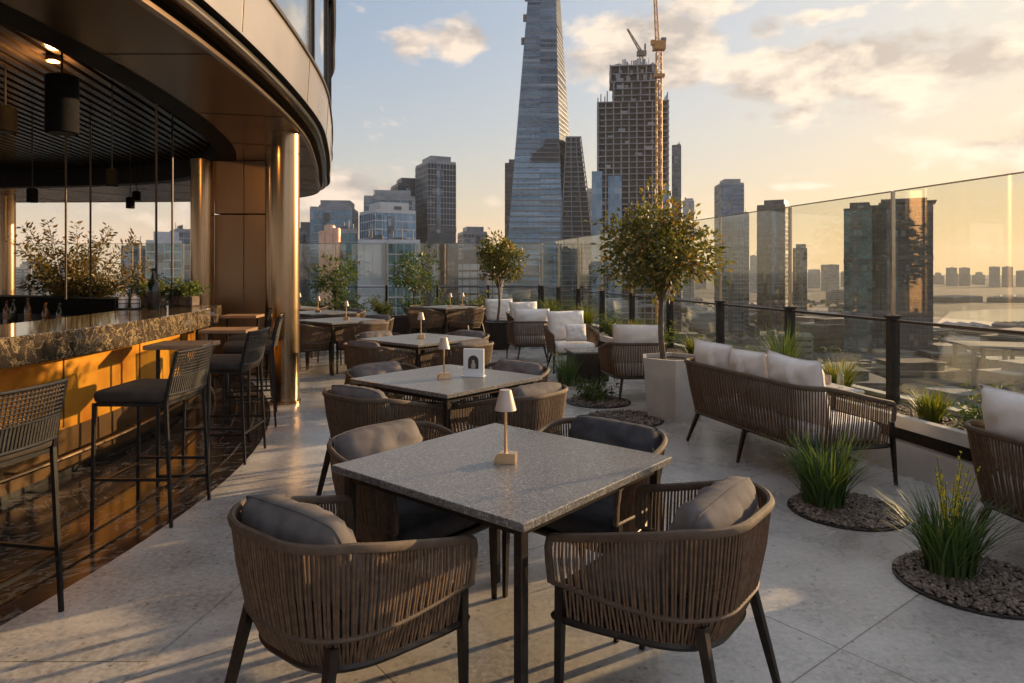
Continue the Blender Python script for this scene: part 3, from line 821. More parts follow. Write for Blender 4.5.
def pillow_mesh(w, h, t, seed=0, wr=.006, nx=18, ny=14, crisp=False):
    r = random.Random(seed); ph = [r.uniform(0,6) for _ in range(6)]
    mb = MB(); vs = []; idx = {}
    for s in (1,-1):
        for i in range(nx+1):
            for j in range(ny+1):
                u = -1+2*i/nx; v = -1+2*j/ny
                if s == -1 and (i in (0,nx) or j in (0,ny)):
                    idx[(s,i,j)] = idx[(1,i,j)]; continue
                bx = by = 1-.10*abs(u)**4*abs(v)**4-.012*sin(5*u+ph[4])*abs(v)**3-.012*sin(4*v+ph[5])*abs(u)**3
                if crisp: bx = 1-.055*(1-v*v)*abs(u)**3-.012*sin(5*u+ph[4])*abs(v)**3; by = 1-.06*(1-u*u)*abs(v)**3-.02*sin(3*u+ph[5])*abs(v)**3
                x = u*w/2*bx; y = v*h/2*by
                e = (max(0,1-abs(u)**3.4)*max(0,1-abs(v)**2.5))**.5
                if crisp: e = (max(0,1-abs(u)**3.2)*max(0,1-abs(v)**2.8))**.62
                z = s*t/2*e + wr*e*(sin(9*u+ph[0]+3*v)+sin(13*v+ph[1]-4*u)+.7*sin(21*u+ph[2]+9*v))*.6
                z += wr*1.6*e*sin(6*u*v*4+ph[3])*.5
                idx[(s,i,j)] = len(vs); vs.append((x, y, z))
    fs = []
    for s in (1,-1):
        for i in range(nx):
            for j in range(ny):
                q = (idx[(s,i,j)], idx[(s,i+1,j)], idx[(s,i+1,j+1)], idx[(s,i,j+1)])
                fs.append(q if s == 1 else tuple(reversed(q)))
    mb.add(vs, fs, True)
    rim = [vs[idx[(1,i,0)]] for i in range(nx+1)]+[vs[idx[(1,nx,j)]] for j in range(1,ny+1)]+[vs[idx[(1,i,ny)]] for i in range(nx-1,-1,-1)]+[vs[idx[(1,0,j)]] for j in range(ny-1,0,-1)]
    return mb, rim
def pillow(name, w, h, t, m, parent=None, loc=(0,0,0), rot=(0,0,0), seed=0, wr=.006):
    mb, rim = pillow_mesh(w, h, t, seed, wr, crisp=(m is M['white_fabric']))
    o = mb.build(name, m, parent, loc, sharp=180); o.rotation_euler = rot
    p = MB(); p.tube(rim, .0026, 5, True); p.build('piping', m, o)
    return o

def woven_seat(name, label, cat, W, D, rc, zf, zb, zm, zl, nst, legs, seat_m, cush_front=0.0, taper=(.88,.75), tight=1.0, rail_r=.016, cush_t=.10, nrail=56, single=False):
    """rope armchair or sofa: top rail, two lower rings, two tiers of ropes, legs, deck, seat cushion; faces +y"""
    root = empty(name, label, cat)
    def zt(y):
        t_ = max(0, min(1, (D*.5-y)/(D*.80))); return zf+(zb-zf)*(.75*t_+.25*smooth(t_))
    top = ucurve(W, D, rc, nrail)
    def at(curve, u):
        k = u*(len(curve)-1); i = min(len(curve)-2, int(k)); f = k-i
        return (curve[i][0]+(curve[i+1][0]-curve[i][0])*f, curve[i][1]+(curve[i+1][1]-curve[i][1])*f)
    fine = ucurve(W, D, rc, 400)
    def T(u): p = at(fine, u); return Vector((p[0], p[1], zt(p[1])))
    def scaled(u, k, z):
        p = at(fine, u); ins = (1-k)*(.30+.70*smooth((D/2-p[1])/(D*.8)))
        return Vector((p[0]-math.copysign(min(abs(p[0]), ins*.34), p[0])*min(1, abs(p[0])/(W/2)), p[1]+ins*(.34 if p[1] < 0 else .0)*min(1,abs(p[1])/(D/2)), z))
    def Mi(u): return scaled(u, taper[0], zm+.015*smooth((at(fine,u)[1])/(D/2)))
    def Lo(u): return scaled(u, taper[1], zl)
    us = [i/(nrail-1) for i in range(nrail)]
    # rope wrapped rail turning down into the front posts
    rl = [T(u) for u in us]
    fr, fl_ = T(0), T(1)
    mr, ml = Mi(0), Mi(1)
    path = [mr, mr.lerp(fr, .5)+Vector((0,.006,0)), fr+Vector((0,.004,-.03)), fr+Vector((0,-.001,-.008)), fr+Vector((0,-.012,0))] + rl[1:-1] + [fl_+Vector((0,-.012,0)), fl_+Vector((0,-.001,-.008)), fl_+Vector((0,.004,-.03)), ml.lerp(fl_, .5)+Vector((0,.006,0)), ml]
    m = MB(); m.tube(path, rail_r, 8, False, True, True, 1.25); m.build('top_rail', M['rope_rail'], root)
    if not single:
        m = MB(); m.tube([Mi(u) for u in us], .0085, 6); m.build('middle_ring', M['rope_rail'], root)
    m = MB(); lo = [Lo(u) for u in us]
    m.tube(lo, .014, 6, True); 
    m.build('seat_frame', M['dark_metal'], root)
    m = MB(); rr = random.Random(int(W*1000))
    for i in range(nst):
        u = (i+.5)/nst; uu = .012+u*.976
        j = rr.uniform(-.10,.10)/nst + (.16/nst if i % 2 else -.16/nst)
        a = T(uu); c = (Lo if single else Mi)(min(1,max(0,uu+j)))
        md = (a+c)/2; rad = Vector((md.x, md.y, 0)); 
        if rad.length > 1e-3: md += rad.normalized()*.006
        m.tube([a, md, c], .0047*tight, 5, cap=False)
        if not single:
            e = Lo(min(1,max(0,uu-j))); m.tube([c, (c+e)/2, e], .0047*tight, 5, cap=False)
    m.build('rope_weave', M['rope'], root)
    for (lx, ly, lz, fx, fy) in legs:
        m = MB(); m.tube([(lx, ly, lz), ((lx+fx)/2, (ly+fy)/2, lz/2), (fx, fy, 0.0)], [.021,.018,.0125], 4, smooth=False, ang=pi/4)
        m.build('leg', M['dark_metal'], root)
    poly = [(p.x*.965, p.y*.965) for p in [Lo(u) for u in [i/23 for i in range(24)]]]
    m = MB(); m.prism(list(reversed(poly)), zl-.004, zl+.012); m.build('seat_deck', M['dark_metal'], root)
    pol2 = [(p[0]*.95, p[1]*.95+.01) for p in poly]
    pol2 = [(pol2[0][0]*.9, D/2+cush_front)] + [(p[0], min(p[1], D/2+cush_front-.03)) for p in pol2] + [(pol2[-1][0]*.9, D/2+cush_front)]
    m = MB(); cushion_slab(m, list(reversed(pol2)), zl+.014, zl+.014+cush_t)
    c = m.build('seat_cushion', seat_m, root, sharp=60)
    return root

leg4 = [(.296,.257,.47,.296,.268),(-.296,.257,.47,-.296,.268),(.208,-.185,.44,.25,-.29),(-.208,-.185,.44,-.25,-.29)]
chair = woven_seat('dining_chair', 'x', 'chair', .635, .575, .24, .628, .735, .462, .360, 112, leg4, M['charcoal_fabric'], rail_r=.0122)
chair['group'] = 'brown rope dining armchairs'
cpil = pillow('chair_pillow', .48, .31, .19, M['grey_fabric'], None, (0,0,0), (0,0,0), 3, .007)
tag(cpil, 'x', 'cushion', 'loose grey pillows in the dining chairs')
cu, pu = [], []
def place_chair(x, y, ang, lb, pl, tilt=0.0, side=0.0, pm=None):
    """ang: direction the chair faces, degrees from +x"""
    dup(chair, cu, lb, (x,y,0), R(ang-90))
    if pl:
        f = Vector((cos(R(ang)), sin(R(ang)), 0)); rt = Vector((sin(R(ang)), -cos(R(ang)), 0))
        p = Vector((x,y,0)) - f*.124 + rt*side + Vector((0,0,.640))
        o = dup(cpil, pu, pl, p, 0)
        o.rotation_euler = (Matrix.Rotation(R(ang-90),4,'Z') @ Matrix.Rotation(tilt,4,'Y') @ Matrix.Rotation(R(90+22),4,'X')).to_euler()
        if pm:
            o.data = o.data.copy(); o.data.materials[0] = pm
            for ch in o.children: ch.data = ch.data.copy(); ch.data.materials[0] = pm

# stone dining tables
def make_table(sz=.95, h=.75):
    root = empty('dining_table', 'x', 'table'); root['group'] = 'square stone topped dining tables'
    m = MB(); m.box((0,0,h-.0135), (sz,sz,.027), 0, .003); m.build('table_top', M['granite'], root)
    m = MB(); i = sz/2-.05
    for sx in (-1,1):
        m.box((sx*i,0,h-.027-.0165), (.022,2*i-.042,.03)); m.box((0,sx*i,h-.027-.0165), (2*i-.042,.022,.03))
    m.build('under_frame', M['dark_metal'], root)
    for sx in (-1,1):
        for sy in (-1,1):
            m = MB(); m.box((sx*i,sy*i,(h-.0275)/2), (.034,.034,h-.0275), 0, .003); m.build('leg', M['dark_metal'], root)
    return root
table = make_table(); tu = []
TA = 50
def set_table(cx, cy, lb, chairs, rot=TA):
    dup(table, tu, lb, (cx,cy,0), R(rot))
    for (k, lb2, pl, dd, da, tl, sd_, *pm) in chairs:
        a = R(rot+90*k)                 # outward direction of this side of the table
        r = .475+.115+dd; sh_ = pm[1] if len(pm) > 1 else 0
        place_chair(cx+cos(a)*r-sin(a)*sh_, cy+sin(a)*r+cos(a)*sh_, rot+90*k+180+da, lb2, pl, tl, sd_, pm[0] if pm else None)
# sides: 0 = back right, 1 = back left, 2 = front left, 3 = front right
set_table(-.025, 2.685, 'nearest square grey speckled stone table, with one small lamp alone on it', [
 (2, 'rope armchair at the bottom left corner of the picture, back to the viewer', 'plump grey pillow in the bottom left front chair', .13, 2, .0, -.02, None, -.085),
 (3, 'rope armchair right of the nearest table leg, back to the viewer, sunlit rim', 'wrinkled grey pillow leaning in the front right chair', .09, 2, -.03, .02, None, .075),
 (1, 'rope armchair tucked under the far left side of the nearest table', 'grey pillow lying level with the left corner of the nearest table', .0, 0, .0, .03),
 (0, 'rope armchair tucked under the far right side of the nearest table', 'darker charcoal pillow beyond the right corner of the nearest table', .02, 0, .0, -.02, M['charcoal_fabric'])])
set_table(-.45, 4.78, 'second square stone table, with a small lamp and white arch card', [
 (2, 'rope armchair at the front left side of the second table', 'grey pillow in the front left chair of the second table', .03, 2, 0, 0),
 (3, 'rope armchair behind the nearest lamp, front right side of the second table', 'grey pillow in the front right chair of the second table', .03, 0, 0.04, .02),
 (1, 'rope armchair at the far left side of the second table', 'sunlit grey pillow in the far left chair of the second table', .01, 0, 0, .02),
 (0, 'rope armchair at the far right side of the second table', 'grey pillow behind the arch card, far right chair of second table', .03, 0, 0, 0)])
set_table(-1.0, 7.5, 'third square stone table, with one slim lamp at its middle', [
 (2, 'rope armchair at the front left side of the third table', 'grey pillow in the front left chair of the third table', .03, 0, 0, 0),
 (3, 'rope armchair at the front right side of the third table', 'grey pillow in the front right chair of the third table', .03, 0, 0, 0),
 (1, 'rope armchair at the far left side of the third table', 'grey pillow in the far left chair of the third table', .03, 0, 0, 0),
 (0, 'rope armchair at the far right side of the third table', 'grey pillow in the far right chair of the third table', .03, 0, 0, 0)])
set_table(-2.6, 10.3, 'fourth stone table, just right of the near bronze column', [
 (2, 'rope armchair nearest the bronze column, front left of the fourth table', None, .05, 0, 0, 0),
 (3, 'rope armchair at the front right side of the fourth table', 'grey pillow in the front right chair of the fourth table', .03, 0, 0, 0),
 (1, 'rope armchair at the far left side of the fourth table', None, .05, 0, 0, 0),
 (0, 'rope armchair at the far right side of the fourth table', 'grey pillow in the far right chair of the fourth table', .03, 0, 0, 0)])
set_table(-3.45, 12.2, 'fifth stone table, half hidden behind the near bronze column', [
 (3, 'rope armchair at the front right side of the fifth table', None, .03, 0, 0, 0),
 (0, 'rope armchair at the far right side of the fifth table', 'grey pillow in the far right chair of the fifth table', .03, 0, 0, 0),
 (2, 'rope armchair at the front left side of the fifth table, behind the column', None, .05, 0, 0, 0)])
set_table(-1.35, 14.0, 'farthest stone table, left of the white lounge cushions, with two lamps', [
 (2, 'rope armchair at the front left side of the farthest table', None, .03, 0, 0, 0),
 (3, 'rope armchair at the front right side of the farthest table', None, .03, 0, 0, 0),
 (0, 'rope armchair at the far right side of the farthest table', None, .03, 0, 0, 0),
 (1, 'rope armchair at the far left side of the farthest table', None, .03, 0, 0, 0)])
set_table(-4.6, 13.8, 'far left stone table, seen beside the bronze column with two lamps', [
 (3, 'rope armchair at the front right side of the far left table', None, .03, 0, 0, 0),
 (0, 'rope armchair at the far right side of the far left table', None, .03, 0, 0, 0)])

# cordless table lamps
def make_lamp():
    root = empty('table_lamp', 'x', 'lamp'); root['group'] = 'cordless lamps on the dining tables'
    m = MB(); prof = []
    for k in range(7):
        a = pi/2*k/6; prof.append((-.042+.022-.022*cos(a), .040*sin(a)))
    poly = [(-.042,0)]+[(p[0], p[1]) for p in prof[1:]]+[(.042,.040),(.042,0)]
    vs = [(p[0], -.024, p[1]) for p in poly]+[(p[0], .024, p[1]) for p in poly]; n_ = len(poly)
    fs = [tuple(range(n_)), tuple(reversed(range(n_,2*n_)))]+[(i, n_+i, n_+(i+1)%n_, (i+1)%n_) for i in range(n_)]
    m.add(vs, fs); m.build('base', M['lamp_metal'], root)
    m = MB(); m.tube([(0,0,.038),(0,0,.222)], .006, 10); m.build('stem', M['lamp_metal'], root)
    m = MB(); m.lathe([(.041,.205),(.0425,.205),(.0225,.283),(.0,.284)], n=28); m.build('lamp_shade', M['lamp_shade'], root)
    return root
lamp = make_lamp(); lu = []
for (x, y, rz, lb) in ((-.025,2.66,-10,'small lamp with a tapered shade alone on the nearest table'),
    (-.47,4.72,20,'small lamp beside the white arch card on the second table'),
    (-1.0,7.5,0,'small slim lamp in the middle of the third table'),
    (-2.5,10.3,0,'small lamp on the fourth table beside the near column'),
    (-3.45,12.15,0,'small lamp on the fifth table behind the near column'),
    (-4.3,13.8,0,'small lamp on the far left table beside the bronze column'),
    (-1.25,13.8,0,'left small lamp of the two on the farthest table'),
    (-1.02,14.05,30,'right small lamp of the two on the farthest table')):
    dup(lamp, lu, lb, (x,y,.7505), R(rz))

root = empty('menu_stand', 'white upright card with a dark arch, on the second table', 'menu stand', (-.27,4.82,.7505), R(-12))
m = MB(); m.box((0,0,.1), (.15,.022,.19), 0, .004); m.build('card', M['card_white'], root)
m = MB(); arch = [(.038*cos(a), .03+.055+.038*sin(a)) for a in [pi*k/12 for k in range(13)]]
arch = [(.038,.03)]+arch+[(-.038,.03)]
vs = [(p[0], -.0135, p[1]+.025) for p in arch]+[(p[0], -.0115, p[1]+.025) for p in arch]; n_ = len(arch)
m.add(vs, [tuple(range(n_))]+[(i, (i+1)%n_, n_+(i+1)%n_, n_+i) for i in range(n_)]); pr = m.build('arch_print', M['card_dark'], root)
m = MB(); m.lathe([(0,0),(.014,.0),(.016,.028),(.008,.04),(.011,.052),(0,.06)], c=(0,-.0135,.058), n=10); 
for i, v_ in enumerate(m.v): m.v[i] = (v_[0], -.0138+(v_[1]+.0135)*.08, v_[2])
m.build('pale_figure', M['lamp_shade'], root)
m = MB(); m.box((0,0,.003), (.16,.075,.006), 0, .001); m.build('base', M['card_white'], root)

# lounge sofa and chairs
def big_legs(W, D, zl, extra=()):
    L = [(W/2-.012, D/2-.012, .44, W/2+.004, D/2+.015), (-W/2+.012, D/2-.012, .44, -W/2-.004, D/2+.015), (W/2-.16, -D/2+.12, zl, W/2-.10, -D/2+.03), (-W/2+.16, -D/2+.12, zl, -W/2+.10, -D/2+.03)]
    return L+list(extra)
SW, SD = 1.62, .72
sofa = woven_seat('sofa', 'three seat brown rope sofa with white back cushions, facing the glass', 'sofa', SW, SD, .17, .57, .70, .43, .27, 150, big_legs(SW, SD, .29, [(0,-SD/2+.10,.27,0,-SD/2+.03)]), M['white_fabric'], 0, (.94,.80), 1.05, .0145, .14, 90, True)
sx, sy = 2.07, 5.42
sofa.location = (sx, sy, 0); sofa.rotation_euler = (0,0,R(17.9-90))
for i, (px, w_, tl, hh) in enumerate(((-.53,.50,5,.53),(-.04,.49,-4,.49),(.45,.52,5,.52))):
    pillow('back_cushion', w_, hh, .21, M['white_fabric'], sofa, (px, -.15, .635), (R(90+14), R(tl*.5), R(tl)), 20+i, .010)
LW, LD = .70, .68
lounge = woven_seat('lounge_chair', 'x', 'lounge chair', LW, LD, .2, .55, .66, .42, .27, 92, big_legs(LW, LD, .29), M['white_fabric'], 0, (.93,.82), 1.1, .014, .14, 56, True)
lounge['group'] = 'rope lounge chairs with white cushions'
pillow('back_cushion', .60, .48, .22, M['white_fabric'], lounge, (0,-.145,.645), (R(90+13),0,0), 33, .009)
ln = []
dup(lounge, ln, 'rope lounge chair seen from behind, left of the concrete tree pot', (1.44,8.05,0), R(4))
dup(lounge, ln, 'rope lounge chair facing us with a small pillow on its tall cushion', (.86,10.3,0), R(180+14))
dup(lounge, ln, 'rope lounge chair seen from behind at mid terrace, next to the low table', (.30,11.3,0), R(6))
dup(lounge, ln, 'rope lounge chair turned toward us just behind the middle lounge chair', (.28,13.3,0), R(180+20))
dup(lounge, ln, 'farthest rope lounge chair, next to the farthest stone table', (-.25,14.6,0), R(180+10))
dup(lounge, ln, 'rope lounge chair with plump white cushion at the right edge of the picture', (2.79,3.46,0), R(-90+8))
o = pillow('scatter_pillow', .32, .26, .10, M['white_fabric'], None, (.94,10.02,.58), (R(90-14),0,R(14)), 41)
tag(o, 'small cream pillow leaning on the lounge chair that faces us', 'cushion')
def low_table(label, x, y, w, d, h, rz, open_=False, leg=None):
    root = empty('low_table', label, 'table', (x,y,0), rz)
    m = MB(); m.box((0,0,h-.0125), (w,d,.025), 0, .004); m.build('table_top', M['granite'] if not open_ else M['planter_stone'], root)
    if open_:
        m = MB(); m.tube([(0,0,.012),(0,0,h-.025)], .018, 10); m.build('stem', M['dark_metal'], root)
        m = MB(); m.box((0,0,.006), (w*.8,d*.8,.012), 0, .003); m.build('foot', M['dark_metal'], root)
    else:
        m = MB(); m.box((0,0,(h-.027)/2+.01), (w-.06,d-.06,h-.05), 0, .004); m.build('body', M['dark_metal'], root)
low_table('low dark cube table with a pale top, before the facing lounge chair', 1.02, 9.25, .52, .52, .42, R(10))
low_table('narrow pale topped side table between the sofa and planter', 2.60, 5.52, .20, .46, .56, R(12), True)
def glassware(label, x, y, z, prof, nm_, mat_):
    m = MB(); m.lathe(prof, n=20); tag(m.build(nm_, mat_, None, (x,y,z)), label, nm_.replace('_',' '))
glassware('clear slim glass bottle on the side table by the sofa', 2.62, 5.45, .562, [(.026,0),(.028,.01),(.028,.10),(.012,.14),(.011,.19),(.013,.20),(.010,.20),(.008,.14),(.024,.10),(.024,.012),(0,.01)], 'glass_bottle', M['drink_glass'])
glassware('short pale candle cup on the side table by the sofa', 2.60, 5.64, .562, [(.030,0),(.034,.005),(.034,.07),(.031,.07),(.030,.03),(0,.03)], 'candle_cup', M['lamp_shade'])

# ------------------------------------------------------------------ bar
DD = [-3.5+.28*i for i in range(41)]; DD = [d for d in DD if d < 7.75]+[7.8]
def bl(off): return offset_line([Vector((bar_x(d), d)) for d in DD], off)
bar = empty('bar_counter', 'long curved bar with marble top and glowing gold front', 'bar', (bar_x(5),5,0))
B0 = Vector((bar_x(5),5,0))
def rel(L, z): return [(p[0]-B0.x, p[1]-B0.y, z) for p in L]
def ring_section(mb, prof, smooth=True):
    """sweep a closed profile [(offset, z)] along the bar"""
    lines = [rel(bl(o), z) for (o, z) in prof]; n = len(DD); k = len(prof); vs = [p for L in lines for p in L]; fs = []
    for i in range(k):
        j = (i+1) % k
        for t in range(n-1): fs.append((i*n+t, i*n+t+1, j*n+t+1, j*n+t))
    fs.append(tuple(i*n for i in range(k))); fs.append(tuple(reversed([i*n+n-1 for i in range(k)])))
    mb.add(vs, fs, smooth)
m = MB(); ring_section(m, [(0,.915),(.004,.92),(.004,1.094),(0,1.1),(-.80,1.1),(-.80,1.06),(-.06,1.06),(-.06,.915)]); m.build('counter_top', M['bar_marble'], bar, sharp=30)
m = MB(); ring_section(m, [(-.27,.06),(-.27,1.055),(-.70,1.055),(-.70,.06)]); m.build('front_panel', M['gold_wall'], bar, sharp=30)
for i in range(2, len(DD)-1, 4):
    p = bl(-.2685)[i]; m = MB(); m.box((p.x-B0.x, p.y-B0.y, .64), (.006,.012,.54), 0); m.build('panel_seam', M['shade_seam_bronze'], bar)
m = MB(); ring_section(m, [(-.262,.062),(-.262,.36),(-.269,.36),(-.269,.062)]); m.build('painted_shade_strip', M['shade_seam_bronze'], bar, sharp=30)  # dark strip stands in for the shade on the lower gold front
m = MB(); ring_section(m, [(-.30,.005),(-.30,.058),(-.68,.058),(-.68,.005)]); m.build('plinth', M['black_metal'], bar, sharp=30)
m = MB(); m.tube(rel(bl(-.14), .2), .016, 8); 
m.build('foot_rail', M['gold_metal'], bar)
for i in range(3, len(DD)-1, 5):
    p = bl(-.14)[i]; q = bl(-.275)[i]
    m = MB(); m.tube([(p.x-B0.x, p.y-B0.y, .2), (q.x-B0.x, q.y-B0.y, .2)], .008, 6); m.build('rail_bracket', M['gold_metal'], bar)
# rear bar with worktop
rb = empty('rear_bar', 'black rear bar counter across the back of the bar area', 'bar', (-6.6,8.9,0))
A = Vector((-4.35,7.95)); Bq = Vector((-11.0,10.6)); t = (Bq-A).normalized(); nrm = Vector((t.y,-t.x))
if nrm.y > 0: nrm = -nrm
def rbq(o0, o1, z0, z1, mb):
    q = [A+nrm*o0, Bq+nrm*o0, Bq+nrm*o1, A+nrm*o1]; q = [(p.x+6.6, p.y-8.9) for p in q]
    mb.prism(q if (Vector(q[1])-Vector(q[0])).cross(Vector(q[2])-Vector(q[1])) > 0 else list(reversed(q)), z0, z1)
m = MB(); rbq(-.35, .05, .95, 1.16, m); m.build('raised_top', M['matte_black'], rb)
m = MB(); rbq(-.30, .0, .0, .948, m); m.build('body', M['black_metal'], rb)
m = MB(); rbq(.06, .62, .80, .84, m); m.build('worktop', M['dark_metal'], rb)
m = MB(); rbq(.055, .58, .0, .798, m); m.build('cabinet', M['black_metal'], rb)
bprof = [(.034,0),(.037,.008),(.037,.17),(.030,.20),(.0135,.235),(.0125,.285),(.0145,.29),(.0145,.305),(0,.306)]
rr = random.Random(4)
bottle_words = ['dark green','amber','tall dark','short amber','brown capped','slim dark','squat green','honey coloured','thin amber','black','olive glass','reddish amber','broad dark','long necked amber','pale capped','plain dark']
for i in range(16):
    p = A+t*(.9+.24*i)+nrm*(.28+.1*rr.random())
    s = rr.uniform(.85,1.1)
    root = empty('bottle', f'{bottle_words[i]} bottle, number {i+1} from the right in the row on the rear worktop', 'bottle', (p.x,p.y,.841), 0, 'bottles on the rear bar worktop')
    m = MB(); m.lathe([(a*rr.uniform(.95,1.1), z*s) for a, z in bprof], n=14); m.build('glass_body', M['amber_glass'] if i % 3 else M['bottle_glass'], root)
    m = MB(); m.lathe([(.0378,.06*s),(.0382,.062*s),(.0382,.14*s),(.0378,.142*s)], n=14); m.build('bottle_label', M['card_white'] if i % 2 else M['wood'], root)
# things on the counter
root = empty('bottle', 'large dark wine bottle standing alone on the bar top', 'bottle', (-3.70,7.05,1.1))
m = MB(); m.lathe([(.060,0),(.064,.01),(.064,.22),(.05,.27),(.022,.315),(.019,.39),(.023,.395),(.023,.42),(0,.421)], n=22); m.build('glass_body', M['bottle_glass'], root)
m = MB(); m.lathe([(.0648,.06),(.0652,.062),(.0652,.18),(.0648,.182)], n=22); m.build('bottle_label', M['dark_metal'], root)
root = empty('condiment_caddy', 'small steel caddy holding pale jars, left of the large bottle', 'caddy', (-3.92,7.0,1.1), R(15))
m = MB(); m.box((0,0,.006), (.22,.16,.012), 0, .003)
for z in (.06,.10):
    m.tube([(-.11,-.08,z),(.11,-.08,z),(.11,.08,z),(-.11,.08,z)], .004, 5, True)
for (x, y) in ((-.11,-.08),(.11,-.08),(.11,.08),(-.11,.08)): m.tube([(x,y,.01),(x,y,.10)], .004, 5)
m.tube([(0,0,.01),(0,0,.2)], .005, 6); m.tube([(.02*cos(a), 0, .215+.02*sin(a)) for a in [2*pi*k/10 for k in range(10)]], .004, 5, True)
m.build('rack', M['dark_metal'], root)
for (x, y, h) in ((-.06,-.035,.13),(.055,-.035,.14),(-.055,.04,.15),(.06,.04,.12)):
    m = MB(); m.lathe([(.030,.013),(.034,.02),(.034,h-.03),(.024,h-.015),(.024,h)], c=(x,y,0), n=14); j = m.build('jar', M['card_white'], root)
    m = MB(); m.lathe([(.026,h),(.027,h+.001),(.027,h+.018),(0,h+.02)], c=(x,y,0), n=14); m.build('lid', M['gold_metal'], j)
def herb_pot(label, x, y, z, seed, h, m_leaf, w=.3):
    root = empty('herb_trough', 'stoneware trough '+label, 'plant pot', (x,y,z), R(-20))
    m = MB(); m.box((0,0,.055), (w,.13,.11), 0, .012); m.build('trough', M['bark'], root)
    branch_bush('herb_plant', 'leafy green herbs growing '+label, (x,y,z+.10), 34, h, 1.3, .045, seed, m_leaf, 24, 'herbs along the bar top', 'plant', lw=.5)
herb_pot('at the end of the bar top, beside the bronze column', -3.66, 7.62, 1.1, 90, .26, M['leaf_herb'], .34)
herb_pot('on the bar top behind the large wine bottle', -3.95, 7.5, 1.1, 91, .22, M['grass_y'], .30)
# olive bush behind the bar, smaller shrub and far-left flower pot
def floor_pot(label, x, y, h, r_):
    root = empty('floor_pot', label, 'plant pot', (x,y,0))
    m = MB(); m.lathe([(r_*.75,0),(r_,h),(r_*1.04,h+.02),(r_*.9,h+.02),(r_*.88,h-.05)], n=24); m.build('pot', M['dark_metal'], root)
    m = MB(); m.lathe([(0,h-.049),(r_*.87,h-.048)], n=24); m.build('soil', M['soil'], root)
floor_pot('dark pot under the large olive bush behind the rear bar', -6.55, 10.1, .9, .3)
branch_bush('olive_bush', 'large airy olive bush behind the rear bar, lit gold', (-6.5,10.1,.85), 50, 1.36, .66, .075, 95, M['leaf_olive'], 110, None, 'bush', lw=.4)
floor_pot('dark pot under the smaller leafy bush right of the olive bush', -5.0, 9.3, .9, .22)
branch_bush('leafy_bush', 'smaller green bush just right of the large olive bush', (-5.0,9.3,.87), 30, .66, .8, .055, 96, M['leaf_herb'], 50, None, 'bush', lw=.4)
floor_pot('dark pot of the far left bush near the far column', -9.2, 11.6, .85, .22)
branch_bush('leafy_bush', 'low golden bush at the far left near the far column', (-9.2,11.6,.82), 22, .5, 1.1, .08, 97, M['grass_y'], 28, None, 'bush', lw=.4)

# bar stools
def make_stool():
    root = empty('bar_stool', 'x', 'bar stool'); root['group'] = 'black bar stools with woven backs along the bar'
    w, d = .235, .21; sh = .74
    for sx in (-1,1):
        m = MB(); m.tube([(sx*w, d, sh-.02), (sx*w*1.02, d*1.05, 0)], [.0125,.011], 4, smooth=False, ang=pi/4); m.build('leg', M['black_metal'], root)
        # rear leg continues up as the back upright
        m = MB(); m.tube([(sx*w*.99, -d-.065, 1.02), (sx*w, -d-.02, .84), (sx*w, -d, sh-.02), (sx*w*1.03, -d-.035, 0)], [.012,.0135,.014,.0115], 4, smooth=False, ang=pi/4); m.build('leg', M['black_metal'], root)
    m = MB(); m.box((0,0,sh-.03), (2*w,2*d,.02)); m.build('seat_frame', M['black_metal'], root)
    m = MB()
    for z in (.235,):
        m.box((0,d*1.035,z), (2*w,.016,.016)); m.box((0,-d-.022,z), (2*w,.016,.016))
        for sx in (-1,1): m.box((sx*w*1.01,-.003,z+.04), (.016,2*d+.02,.016))
    m.build('foot_rest', M['black_metal'], root)
    m = MB(); cushion_slab(m, rounded_rect(2*w+.03, 2*d+.03, .05), sh-.018, sh+.05); m.build('seat_cushion', M['stool_fabric'], root, sharp=60)
    # woven back: open grid above, tight slats below
    m = MB()
    def bp(u, z):
        t_ = (z-.74)/.28; bow = -.035*(1-u*u)
        return Vector((u*w, -d-.008-.06*t_+bow, z))
    for z in (.765,.87,1.015): m.tube([bp(-1+2*k/12, z) for k in range(13)], .009 if z != .87 else .006, 6)
    m.build('back_rails', M['black_metal'], root)
    m = MB()
    for k in range(27):
        u = -.97+1.94*k/26; m.tube([bp(u,.765), bp(u,.82), bp(u,.87)], .0065, 5, cap=False)
    for k in range(24):
        u = -.97+1.94*k/23; m.tube([bp(u,.87), bp(u,.94), bp(u,1.013)], .0042, 4, cap=False)
    for k in range(7):
        z = .885+.0185*k; m.tube([bp(-1+2*j/12, z) for j in range(13)], .0042, 4, cap=False)
    m.build('woven_back', M['rope_black'], root)
    return root
stool = make_stool(); su = []
def place_stool(d, lb, da=0.0):
    x = step_x(d)-.20+(.10 if d < 3 else 0)
    sl_ = math.atan2(-(d-4.3)/8, 1)
    dup(stool, su, lb, (x, d, .0045), R(90+da)+math.atan2((d-4.3)/8,1))
place_stool(2.80, 'bar stool cut by the left edge of the picture')
place_stool(4.21, 'bar stool nearest the viewer with its whole seat in view')
place_stool(5.48, 'second whole bar stool, behind the first small wooden table', -6)
place_stool(6.65, 'bar stool beside the second small wooden table', 4)
place_stool(7.35, 'bar stool just left of the near bronze column')
place_stool(8.25, 'farthest bar stool, deep between the bar end and column')
def high_table(lb, d):
    root = empty('high_table', lb, 'table', (step_x(d)-.29, d, .0045), R(4)); root['group'] = 'small wooden high tables between the stools'
    m = MB(); m.box((0,0,.965), (.40,.34,.03), 0, .004); m.build('table_top', M['wood'], root)
    for sx in (-1,1):
        m = MB(); m.box((sx*.17,0,.475), (.022,.022,.95), 0, .002); m.build('leg', M['black_metal'], root)
    m = MB(); m.box((0,0,.04), (.32,.02,.02)); m.build('stretcher', M['black_metal'], root)
